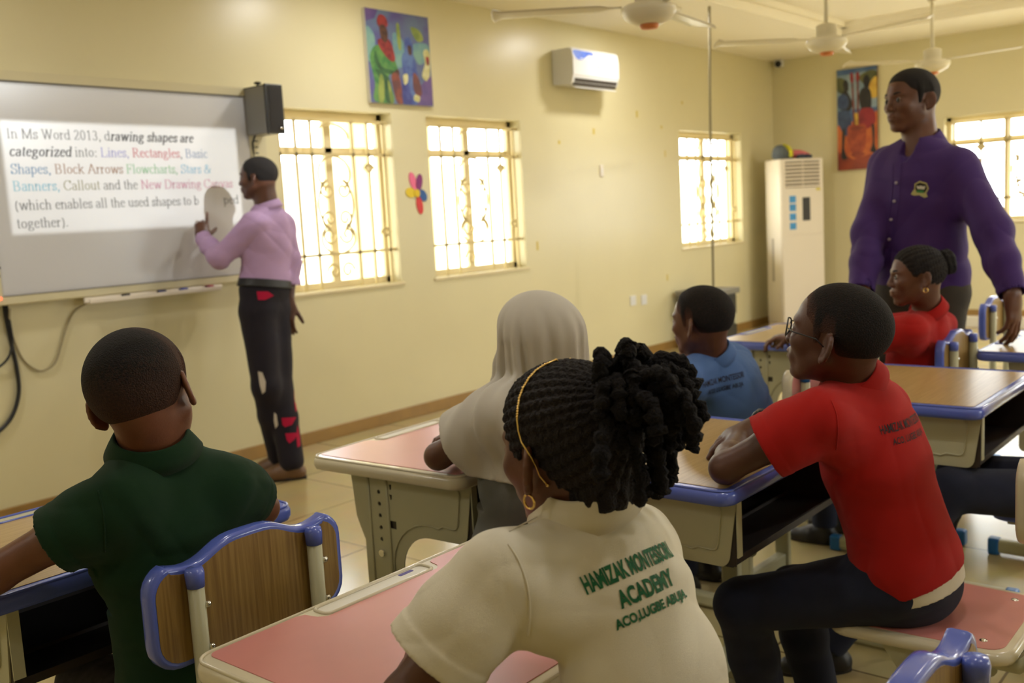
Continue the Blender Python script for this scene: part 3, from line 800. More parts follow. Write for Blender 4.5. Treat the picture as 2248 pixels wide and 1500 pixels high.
# ------------------------------------------------------------------ speaker beside the board
t = empty('speaker', (-6.915, -0.15, 1.99), 0.0, 'black and grey loudspeaker at the upper right of the whiteboard', 'speaker')
b = MB(); b.bb(-0.045, 0.060, -0.105, 0.088, -0.122, 0.138); obj('cabinet', b, mat('speaker_grey', srgb(128, 126, 122), 0.45), t, 0.006)
b = MB(); b.bb(-0.050, 0.066, -0.118, -0.100, -0.128, 0.145); b.bb(-0.046, 0.062, -0.102, 0.09, 0.136, 0.142); b.bb(0.058, 0.064, -0.102, 0.09, -0.122, 0.14)
obj('grille_front', b, M['black'], t, 0.004)
b = MB(); b.plate([(-0.036, -0.11), (0.052, -0.11), (0.052, 0.128), (-0.036, 0.128)], [], 'y', -0.1205, -0.118); obj('grille_cloth', b, mat('speaker_cloth', srgb(48, 46, 46), 0.9, bump=(400, 0.4)), t)
b = MB(); b.lathe([(0.0, 0.0), (0.010, 0.0), (0.010, 0.008), (0.0, 0.008)], (0.036, -0.1205, -0.098), 14, 0, Matrix.Scale(0.5, 3, (0, 0, 1)) @ Matrix.Rotation(PI/2, 3, 'X')); obj('badge', b, M['chrome'], t)
b = MB(); b.cyl((-0.01, 0, 0.14), (-0.01, 0, 0.158), 0.008); b.lathe([(0.0, 0.158), (0.022, 0.158), (0.018, 0.168), (0.0, 0.170)], (-0.01, 0, 0), 14); b.bb(-0.02, 0.02, 0.08, 0.14, -0.03, 0.03); obj('bracket', b, M['black'], t)
b = MB(); b.tube([(-0.02, 0.05, -0.12), (-0.015, 0.085, -0.16), (-0.01, 0.10, -0.3), (-0.005, 0.115, -0.52), (0.01, 0.13, -0.9)], 0.006, 8); obj('cable', b, M['black'], t)

# ------------------------------------------------------------------ pictures
def cat_poly(pts, n=4):
    P = [Vector(p) for p in pts]; N = len(P); out = []
    for i in range(N):
        p0, p1, p2, p3 = P[i-1], P[i], P[(i+1) % N], P[(i+2) % N]
        for k in range(n):
            t = k/n
            out.append(0.5*((2*p1)+(p2-p0)*t+(2*p0-5*p1+4*p2-p3)*t*t+(3*p1-p0-3*p2+p3)*t**3))
    return out
def picture(name, label, shapes, T, w, h, back, mats, sidemat):
    """T(u, v, d): point on the picture plane, d in front of the wall"""
    root = empty(name, T(0.5, 0.5, 0.0), 0, label, 'painting')
    L = Vector(root.location)
    b = MB()
    cs = [T(u, v, d) for d in (0.003, 0.03) for u, v in ((0, 0), (1, 0), (1, 1), (0, 1))]
    b.add(cs, [(0, 1, 2, 3), (0, 1, 5, 4), (1, 2, 6, 5), (2, 3, 7, 6), (3, 0, 4, 7)])
    obj('stretcher', rel(b, root), sidemat, root)
    b = MB()
    n = 8
    vs = [T(i/n, j/n, 0.0302) for j in range(n+1) for i in range(n+1)]
    b.add(vs, [(j*(n+1)+i, j*(n+1)+i+1, (j+1)*(n+1)+i+1, (j+1)*(n+1)+i) for j in range(n) for i in range(n)], 0)
    k = 0
    for mi, pts, smooth in shapes:
        q = cat_poly(pts) if smooth else [Vector(p) for p in pts]
        k += 1
        q = [(min(max(p[0], 0.0), 1.0), min(max(p[1], 0.0), 1.0)) for p in q]
        tr = tessellate_polygon([[Vector((p[0], p[1], 0)) for p in q]])
        b.add([T(p[0], p[1], 0.0304+k*0.00006) for p in q], [tuple(t_) for t_ in tr], mi+1)
    obj('canvas', rel(b, root), [back]+mats, root)
    return root
def paint(name, c1, c2, scale=9, thr=(0.4, 0.6)):
    m = mat(name, srgb(*c1), 0.45); nt = m.node_tree
    tc = nt.nodes.new('ShaderNodeTexCoord'); n = nt.nodes.new('ShaderNodeTexNoise'); n.inputs['Scale'].default_value = scale; n.inputs['Detail'].default_value = 3
    r = nt.nodes.new('ShaderNodeValToRGB'); r.color_ramp.elements[0].position = thr[0]; r.color_ramp.elements[1].position = thr[1]
    r.color_ramp.elements[0].color = srgb(*c1); r.color_ramp.elements[1].color = srgb(*c2)
    nt.links.new(tc.outputs['Object'], n.inputs['Vector']); nt.links.new(n.outputs['Fac'], r.inputs[0]); nt.links.new(r.outputs[0], nt.nodes['Principled BSDF'].inputs['Base Color'])
    return m
pm = [paint('paint_red', (150, 45, 48), (112, 28, 40), 22), paint('paint_skin', (60, 36, 34), (96, 58, 44), 25), paint('paint_green', (48, 112, 62), (92, 140, 70), 14), paint('paint_dark_green', (34, 74, 44), (50, 96, 58), 16),
      paint('paint_blue', (58, 78, 150), (88, 116, 172), 14), paint('paint_deep_blue', (46, 54, 128), (70, 84, 156), 14), paint('paint_cream', (190, 184, 120), (210, 208, 166), 20), paint('paint_rust', (130, 66, 52), (96, 52, 58), 18),
      paint('paint_teal', (96, 142, 158), (120, 160, 150), 9), paint('paint_violet', (104, 78, 140), (84, 66, 128), 10), paint('paint_lime', (142, 156, 74), (110, 130, 60), 12)]
P1 = [(8, [(.0, .45), (.0, .8), (.12, .72), (.1, .5)], 1), (8, [(.42, .98-.2), (.56, .7), (.62, .5), (.46, .4), (.4, .6)], 1), (10, [(.7, .86), (.84, .84), (.9, .74), (.78, .72)], 1), (9, [(0, .86), (.14, .9), (.2, 1), (0, 1)], 0), (8, [(.7, .66), (.95, .7), (.98, .56), (.8, .46)], 1), (9, [(.55, .02), (1, .02), (1, .34), (.8, .22)], 1), (10, [(.47, .86), (.52, .86), (.53, .62), (.48, .62)], 1),
      (2, [(.03, .48), (.14, .62), (.34, .58), (.44, .42), (.44, .34), (.3, .3), (.36, .02), (.06, .02), (.08, .22)], 1), (3, [(.1, .36), (.3, .28), (.34, .02), (.24, .02), (.2, .2)], 1), (10, [(.16, .3), (.22, .26), (.2, .02), (.12, .02)], 1), (10, [(.28, .24), (.31, .22), (.35, .02), (.3, .02)], 1),
      (3, [(.12, .56), (.2, .4), (.4, .36), (.42, .32), (.2, .34), (.1, .44)], 1),
      (0, [(.17, .88), (.22, .95), (.31, .93), (.34, .86), (.3, .82), (.2, .82)], 1), (0, [(.16, .66), (.24, .7), (.36, .68), (.42, .5), (.36, .46), (.24, .54)], 1), (1, [(.21, .83), (.3, .83), (.33, .74), (.29, .66), (.22, .7)], 1), (1, [(.4, .36), (.46, .38), (.47, .32), (.42, .3)], 1), (7, [(.34, .3), (.46, .32), (.5, .02), (.4, .02)], 1),
      (4, [(.52, .5), (.58, .58), (.7, .56), (.76, .4), (.74, .02), (.5, .02), (.54, .3)], 1), (5, [(.52, .3), (.62, .2), (.64, .02), (.5, .02)], 1), (4, [(.58, .7), (.63, .75), (.7, .72), (.72, .6), (.66, .52), (.58, .56)], 1), (1, [(.63, .65), (.69, .65), (.69, .56), (.64, .56)], 1), (6, [(.53, .32), (.6, .34), (.6, .26), (.54, .22)], 1), (7, [(.7, .36), (.78, .3), (.82, .14), (.74, .1), (.68, .2)], 1), (6, [(.7, .12), (.78, .1), (.76, .04), (.68, .06)], 1),
      (6, [(.88, .6), (.94, .64), (.99, .58), (.97, .36), (.92, .28), (.84, .34), (.9, .48)], 1), (0, [(.92, .55), (.97, .55), (.97, .47), (.93, .47)], 1), (9, [(.9, .26), (1, .34), (1, .14), (.94, .16)], 1)]
px0, px1, pz0, pz1 = -5.965, -5.390, 2.108, 2.702
picture('oil_painting', 'unframed purple and green painting of robed figures, above the windows', P1, lambda u, v, d: (px0+u*(px1-px0), -d, pz0+v*(pz1-pz0)), 0, 0,
        paint('paint_haze', (82, 74, 138), (96, 120, 150), 5, (0.35, 0.65)), pm, M['white_trim'])
pm2 = [paint('paint_orange', (196, 104, 48), (176, 80, 40), 7), paint('paint_rust_ground', (148, 62, 38), (122, 46, 32), 6), paint('paint_figure', (26, 26, 32), (38, 34, 36), 20), paint('paint_navy', (44, 62, 104), (58, 78, 118), 12), paint('paint_crimson', (146, 36, 48), (120, 26, 40), 10),
       paint('paint_mortar', (172, 78, 44), (140, 54, 34), 12), paint('paint_olive', (74, 82, 50), (94, 96, 58), 12), paint('paint_straw', (208, 172, 72), (186, 146, 60), 10), paint('paint_pole', (124, 56, 42), (92, 40, 34), 10), paint('paint_pale_sky', (140, 160, 178), (110, 136, 160), 6)]
P2 = [(10-1, [(0, .94), (1, .96), (1, .6), (0, .6)], 0), (1-1, [(0, .44), (.2, .46), (.6, .5), (1, .5), (1, .1), (0, .1)], 0), (1, [(0, .2), (.4, .1), (1, .16), (1, 0), (0, 0)], 0), (6, [(0, .92), (.2, .9), (.3, .8), (.16, .76), (0, .8)], 1), (6, [(.55, .9), (.8, .96), (1, .94), (1, .84), (.8, .8)], 1), (7, [(.8, .8), (.9, .88), (1, .88), (1, .7), (.84, .7)], 1),
      (0, [(.0, .44), (.1, .4), (.12, .2), (0, .2)], 1), (0, [(.84, .46), (1, .56), (1, .3), (.9, .3)], 1),
      (8, [(.36, .93), (.41, .93), (.46, .4), (.41, .4)], 0), (8, [(.50, .93), (.55, .93), (.55, .4), (.5, .4)], 0), (4, [(.34, .95), (.41, .95), (.42, .87), (.35, .87)], 1), (4, [(.49, .95), (.56, .95), (.56, .87), (.49, .87)], 1), (7, [(.44, .56), (.52, .56), (.54, .38), (.46, .38)], 0),
      (2, [(.16, .86), (.22, .9), (.29, .86), (.28, .79), (.2, .79)], 1), (2, [(.06, .7), (.2, .8), (.36, .7), (.38, .62), (.26, .58), (.06, .62)], 1), (3, [(.02, .72), (.14, .76), (.28, .72), (.26, .62), (.04, .62)], 1), (3, [(.02, .58), (.3, .58), (.36, .42), (.24, .34), (.08, .42)], 1), (2, [(.13, .4), (.2, .4), (.17, .22), (.24, .12), (.1, .12), (.11, .24)], 1),
      (2, [(.66, .88), (.74, .92), (.82, .88), (.8, .8), (.7, .79)], 1), (2, [(.55, .72), (.66, .8), (.84, .76), (.84, .58), (.64, .56)], 1), (4, [(.56, .56), (.66, .6), (.9, .58), (.96, .46), (.8, .4), (.58, .4)], 1), (2, [(.86, .42), (.93, .42), (.93, .24), (.98, .16), (.82, .17), (.88, .26)], 1),
      (5, [(.26, .42), (.5, .44), (.72, .42), (.68, .2), (.5, .15), (.32, .2)], 1), (1, [(.3, .41), (.5, .43), (.68, .41), (.5, .385)], 1), (1, [(.34, .15), (.5, .17), (.7, .15), (.5, .11)], 1)]
qy0, qy1, qz0, qz1 = -0.735, -1.155, 1.618, 2.652
picture('market_painting', 'tall unframed painting of two dark figures pounding at a clay mortar', P2, lambda u, v, d: (-d, qy0+u*(qy1-qy0), qz0+v*(qz1-qz0)), 0, 0,
        paint('paint_sky', (62, 92, 140), (84, 112, 152), 5), pm2, mat('canvas_edge', srgb(96, 60, 44), 0.6))

# ------------------------------------------------------------------ split air conditioner on the left wall
t = empty('wall_air_conditioner', (-3.66, 0, 2.33), 0, 'white split air conditioner high on the left wall', 'air conditioner')
prof = [(0.0, 0.012), (-0.17, 0.0), (-0.19, 0.02), (-0.205, 0.07), (-0.208, 0.20), (-0.198, 0.262), (-0.17, 0.284), (0.0, 0.284)]
b = MB(); b.plate(prof, [], 'x', -0.32, 0.32); obj('casing', b, M['white'], t, 0.008)
b = MB(); b.plate([(-0.192, 0.052), (-0.2095, 0.075), (-0.2125, 0.20), (-0.202, 0.266), (-0.18, 0.287), (-0.18, 0.278), (-0.196, 0.258), (-0.203, 0.20), (-0.200, 0.08), (-0.184, 0.058)], [], 'x', -0.322, 0.322); obj('front_panel', b, M['white'], t, 0.004)
b = MB(); b.plate([(-0.202, 0.050), (-0.180, -0.004), (-0.168, 0.006), (-0.186, 0.054)], [], 'x', -0.29, 0.30); obj('outlet', b, M['steel_dark'], t)
b = MB(); b.box((0.0, -0.176, -0.014), (0.58, 0.05, 0.006), 0, Matrix.Rotation(0.35, 3, 'X')); obj('louver_flap', b, M['white'], t, 0.002)
b = MB(); b.poly([Vector((x, -0.2135+ (0.0 if z < 0.2 else (z-0.2)*0.16), z)) for x, z in cat_poly([(-0.305, 0.262), (-0.17, 0.262), (-0.05, 0.258), (-0.04, 0.238), (-0.10, 0.236), (-0.15, 0.215), (-0.20, 0.192), (-0.26, 0.192), (-0.30, 0.215)], 3)])
obj('blue_sticker', b, mat('sticker_blue', srgb(64, 104, 206), 0.4, noise=(60, 0.25)), t)
b = MB(); b.bb(0.0, 0.05, -0.2145, -0.212, 0.148, 0.156); obj('badge', b, mat('badge_grey', srgb(168, 168, 168), 0.4), t)

# ------------------------------------------------------------------ floor-standing air conditioner across the far corner
ang = math.radians(-33)
t = empty('standing_air_conditioner', (-0.44, -0.42, 0), ang, 'tall off-white standing air conditioner in the far corner, blue stickers', 'air conditioner')
# local: front faces -Y
b = MB(); slab(b, lambda i: rrect(-0.26+i, 0.26-i, -0.16+i, 0.14-i, 0.03), 0.06, 1.76, 0.012); obj('casing', b, M['white_warm'], t)
b = MB(); b.bb(-0.25, 0.25, -0.15, 0.13, 0.0, 0.06); obj('plinth', b, M['white_warm'], t, 0.006)
b = MB(); b.bb(-0.245, 0.245, -0.166, -0.158, 0.98, 1.745); obj('upper_panel', b, M['white_warm'], t, 0.003)
b = MB(); b.bb(-0.245, 0.245, -0.166, -0.158, 0.07, 0.972); obj('lower_panel', b, M['white_warm'], t, 0.003)
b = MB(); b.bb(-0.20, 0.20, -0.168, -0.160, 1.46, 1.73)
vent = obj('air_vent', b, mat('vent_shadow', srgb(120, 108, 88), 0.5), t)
b = MB()
for k in range(7): b.box((0, -0.172, 1.475+0.038*k), (0.40, 0.012, 0.016), 0, Matrix.Rotation(-0.4, 3, 'X'))
b.bb(-0.004, 0.004, -0.178, -0.166, 1.46, 1.73)
obj('slats', b, M['white_warm'], vent)
b = MB(); b.bb(-0.005, 0.085, -0.169, -0.160, 1.12, 1.36); obj('display', b, M['black'], t, 0.002)
b = MB()
for z in (1.345, 1.26, 1.165, 1.07): b.bb(-0.16, -0.085, -0.1685, -0.165, z-0.035, z+0.035)
obj('blue_sticker', b, mat('sticker_sky', srgb(56, 140, 200), 0.5, noise=(40, 0.3)), t)
b = MB(); b.bb(0.16, 0.21, -0.1685, -0.165, 1.425, 1.45); obj('yellow_label', b, mat('label_yellow', srgb(206, 190, 60), 0.5), t)
b = MB(); b.bb(-0.262, -0.258, -0.02, 0.02, 0.5, 0.95); obj('side_grip', b, mat('grip_grey', srgb(168, 158, 142), 0.5), t)

# ------------------------------------------------------------------ small wall things
PETALS = [((-0.030, 0.085), 0.30, (0.030, 0.062), (232, 112, 152)), ((0.028, 0.075), -0.30, (0.030, 0.060), (134, 50, 120)), ((-0.058, 0.008), 1.45, (0.034, 0.046), (226, 198, 50)), ((0.056, -0.012), 0.75, (0.034, 0.046), (46, 92, 158)), ((0.020, -0.078), 0.16, (0.030, 0.062), (210, 62, 66))]
t = empty('flower_decoration', (-5.578, -0.001, 1.52), 0, 'foam flower with five coloured petals stuck between two windows', 'decoration')
for (px, pz), rot, (ra, rb), c in PETALS:
    b = MB(); q = [(px+ra*math.cos(a)*math.cos(rot)-rb*math.sin(a)*math.sin(rot), pz+ra*math.cos(a)*math.sin(rot)+rb*math.sin(a)*math.cos(rot)) for a in [2*PI*i/24 for i in range(24)]]
    b.plate(q, [], 'y', -0.005, 0.0)
    obj('petal', b, mat('foam', srgb(*c), 0.7), t)
b = MB(); b.plate(circ(-0.002, 0.004, 0.027, 20), [], 'y', -0.009, -0.001); obj('flower_centre', b, mat('foam_yellow', srgb(222, 190, 40), 0.7), t)
for x, z, lab in ((-2.948, 0.524, 'white socket plate low on the left wall, the left one'), (-2.766, 0.514, 'white socket plate low on the left wall, the right one')):
    t = empty('wall_socket', (x, 0, z), 0, lab, 'socket', 'socket plates')
    b = MB(); b.bb(-0.045, 0.045, -0.010, 0, -0.045, 0.045); obj('plate', b, M['white'], t, 0.004)
    b = MB(); b.bb(-0.012, 0.012, -0.012, -0.009, -0.015, 0.015); obj('switch_key', b, M['white'], t, 0.001)
t = empty('light_switch', (-3.354, 0, 1.673), 0, 'small white switch plate on the wall right of the second window', 'switch')
b = MB(); b.bb(-0.025, 0.025, -0.010, 0, -0.05, 0.05); obj('plate', b, M['white_warm'], t, 0.004)
b = MB(); b.bb(-0.008, 0.008, -0.013, -0.009, -0.02, 0.02); obj('rocker', b, M['white'], t, 0.001)
for x, z, w_, h_ in ((-3.44, 2.00, .03, .05), (-3.93, 1.90, .03, .03), (-2.76, 2.17, .03, .06), (-2.35, 2.07, .03, .03), (-2.30, 1.83, .02, .06), (-2.34, .68, .025, .06), (-4.28, 1.09, .025, .07), (-1.96, 2.31, .03, .03)):
    b = MB(); b.bb(x-w_/2, x+w_/2, -0.0012, 0, z-h_/2, z+h_/2)
    tag(obj('tape_scrap', b, mat('old_tape', srgb(200, 178, 84), 0.5)), 'scrap of old yellowish tape left on the left wall', 'tape', 'tape scraps on the left wall')
t = empty('security_camera', (-0.02, -0.10, 2.80), 0, 'small white security camera in the far ceiling corner', 'camera')
b = MB(); b.bb(-0.05, 0.02, -0.045, 0.045, -0.03, 0.05); obj('mount', b, M['white'], t, 0.01)
b = MB(); b.sph((-0.055, -0.01, 0.0), 0.036, 10); obj('lens_dome', b, M['black'], t)
# cables
def tube_thing(name, pts, r, m, label, cat):
    b = MB(); P = [Vector(p) for p in pts]; q = []
    for i in range(len(P)-1):
        p0, p1, p2, p3 = P[max(i-1, 0)], P[i], P[i+1], P[min(i+2, len(P)-1)]
        for k in range(6):
            t_ = k/6; q.append(0.5*((2*p1)+(p2-p0)*t_+(2*p0-5*p1+4*p2-p3)*t_*t_+(3*p1-p0-3*p2+p3)*t_**3))
    q.append(P[-1]); b.tube(q, r, 8)
    return tag(obj(name, b, m), label, cat)
tube_thing('power_cable', [(-8.39, -0.03, 1.06), (-8.386, -0.02, 1.0), (-8.373, -0.015, 0.873), (-8.36, -0.015, 0.74), (-8.365, -0.015, 0.62), (-8.41, -0.015, 0.515), (-8.49, -0.015, 0.45), (-8.62, -0.015, 0.40)], 0.010, M['black'], 'thick black cable drooping from the whiteboard, the lower longer loop', 'cable')
tube_thing('power_cable', [(-8.38, -0.034, 1.06), (-8.372, -0.03, 0.93), (-8.372, -0.03, 0.87), (-8.40, -0.03, 0.80), (-8.46, -0.02, 0.755), (-8.6, -0.02, 0.72)], 0.006, M['black'], 'thin black cable branching off to the left below the whiteboard', 'cable')
M['grey_cable'] = mat('grey_cable', srgb(150, 138, 106), 0.5)
tube_thing('signal_cable', [(-8.375, -0.05, 1.03), (-8.37, -0.02, 0.93), (-8.33, -0.012, 0.79), (-8.27, -0.012, 0.72), (-8.22, -0.012, 0.712), (-8.17, -0.012, 0.745), (-8.13, -0.012, 0.83), (-8.10, -0.012, 0.90), (-8.05, -0.012, 0.98), (-7.99, -0.05, 1.022)], 0.005, M['grey_cable'], 'thin grey cable looping from the whiteboard corner to its pen tray', 'cable')
tube_thing('hanging_wire', [(-3.3204, -1.0500, 2.9388), (-3.3321, -1.0500, 2.6927), (-3.3617, -1.0500, 2.0364), (-3.3757, -1.0500, 1.3339), (-3.3929, -1.0500, 0.6901), (-3.4068, -1.0500, 0.2182)], 0.010, mat('wire_grey', srgb(122, 112, 82), 0.5), 'long thin grey wire hanging down from the ceiling past the last left window', 'wire')
# low cabinet against the left wall
t = empty('cabinet', (-2.03, -0.26, 0), 0, 'low dark cabinet with a grey top behind the pale blue shirt boy', 'cabinet')
b = MB(); b.bb(-0.22, 0.22, -0.17, 0.2, 0.02, 0.49); obj('body', b, mat('cabinet_dark', srgb(44, 46, 46), 0.5), t, 0.006)
b = MB(); b.bb(-0.25, 0.25, -0.20, 0.22, 0.49, 0.545); obj('top_board', b, mat('cabinet_grey', srgb(120, 116, 106), 0.5), t, 0.008)
b = MB(); b.bb(-0.21, 0.21, -0.178, -0.17, 0.04, 0.47); obj('door', b, mat('cabinet_door', srgb(38, 40, 40), 0.4), t, 0.003)
b = MB(); b.bb(0.16, 0.20, -0.182, -0.178, 0.2, 0.3); b.bb(-0.2, 0.2, 0.0, 0.15, 0.0, 0.02); obj('handle', b, M['steel'], t)
b = MB(); b.sph((-1.72, -0.35, 0.035), 0.04, 10, 0, (1.3, 1, 0.8)); tag(obj('red_toy', b, mat('toy_red', srgb(170, 52, 34), 0.5)), 'small red thing on the floor beside the low cabinet', 'toy')
t = empty('sun_hat', (-0.93, -0.62, 0.0), 0, 'pale cream hat lying on the floor before the standing air conditioner', 'hat')
b = MB(); b.lathe([(0.0, 0.0), (0.17, 0.0), (0.175, 0.008), (0.10, 0.02), (0.085, 0.07), (0.06, 0.105), (0.0, 0.115)], (0, 0, 0), 24); obj('brim_and_crown', b, mat('hat_cream', srgb(218, 200, 150), 0.8), t)
b = MB(); b.lathe([(0.098, 0.020), (0.100, 0.022), (0.091, 0.048), (0.089, 0.048)], (0, 0, 0), 24); obj('hat_band', b, mat('hat_band_grey', srgb(150, 140, 116), 0.8), t)

# ------------------------------------------------------------------ ceiling fans
def make_fan(x, y, zb, zc, turn, label):
    t = empty('ceiling_fan', (x, y, zb), turn, label, 'fan', 'ceiling fans')
    b = MB(); b.lathe([(0.0, 0.018), (0.055, 0.02), (0.10, 0.042), (0.118, 0.07), (0.118, 0.088), (0.10, 0.10), (0.075, 0.105), (0.058, 0.04), (0.06, 0.172), (0.035, 0.182), (0.0, 0.184)], (0, 0, 0), 32)
    obj('motor_housing', b, M['fan_white'], t)
    b = MB(); b.lathe([(0.0, 0.0), (0.034, 0.002), (0.040, 0.012), (0.040, 0.022), (0.0, 0.024)], (0, 0, 0), 20); obj('bottom_cap', b, M['orange'], t)
    b = MB(); b.cyl((0, 0, 0.18), (0, 0, zc-zb), 0.013, 12); obj('down_rod', b, M['fan_white'], t)
    b = MB(); b.lathe([(0.0, zc-zb), (0.055, zc-zb), (0.058, zc-zb-0.03), (0.03, zc-zb-0.09), (0.016, zc-zb-0.10), (0.0, zc-zb-0.10)], (0, 0, 0), 20); obj('canopy', b, M['fan_white'], t)
    for k in range(3):
        a = 2*PI*k/3; R = Matrix.Rotation(a, 3, 'Z')
        b = MB()
        sec = []
        for r, w_, tilt in ((0.115, 0.020, 0.0), (0.17, 0.022, 0.03), (0.21, 0.050, 0.05), (0.30, 0.054, 0.05), (0.50, 0.058, 0.04), (0.62, 0.06, 0.04), (0.655, 0.06, 0.14), (0.665, 0.03, 0.14)):
            ring = [Vector((r, w_*cx, 0.094+w_*cx*tilt*2+dz)) for cx, dz in ((-1, 0), (-0.5, 0.004), (0.5, 0.004), (1, 0), (0.5, -0.001), (-0.5, -0.001))]
            sec.append([R @ p for p in ring])
        b.rings(sec, 0, True)
        obj('blade', b, M['fan_white'], t)
make_fan(-6.71, -2.584, 2.085, H+0.12, math.radians(8), 'nearest white ceiling fan, cut off by the top frame edge')
make_fan(-4.649, -2.514, 2.160, H+0.12, math.radians(14), 'middle white ceiling fan, orange cap underneath')
make_fan(-2.994, -2.602, 2.155, 2.75, math.radians(20), 'farthest white ceiling fan, above the teacher')

# ------------------------------------------------------------------ distance-field sculpting for people and cloth
V = lambda p: np.array(p, dtype=np.float32)
def nrm(v):
    v = np.asarray(v, dtype=float); return v/max(np.linalg.norm(v), 1e-9)
def lerp(a, b, t): return np.asarray(a, float)*(1-t)+np.asarray(b, float)*t

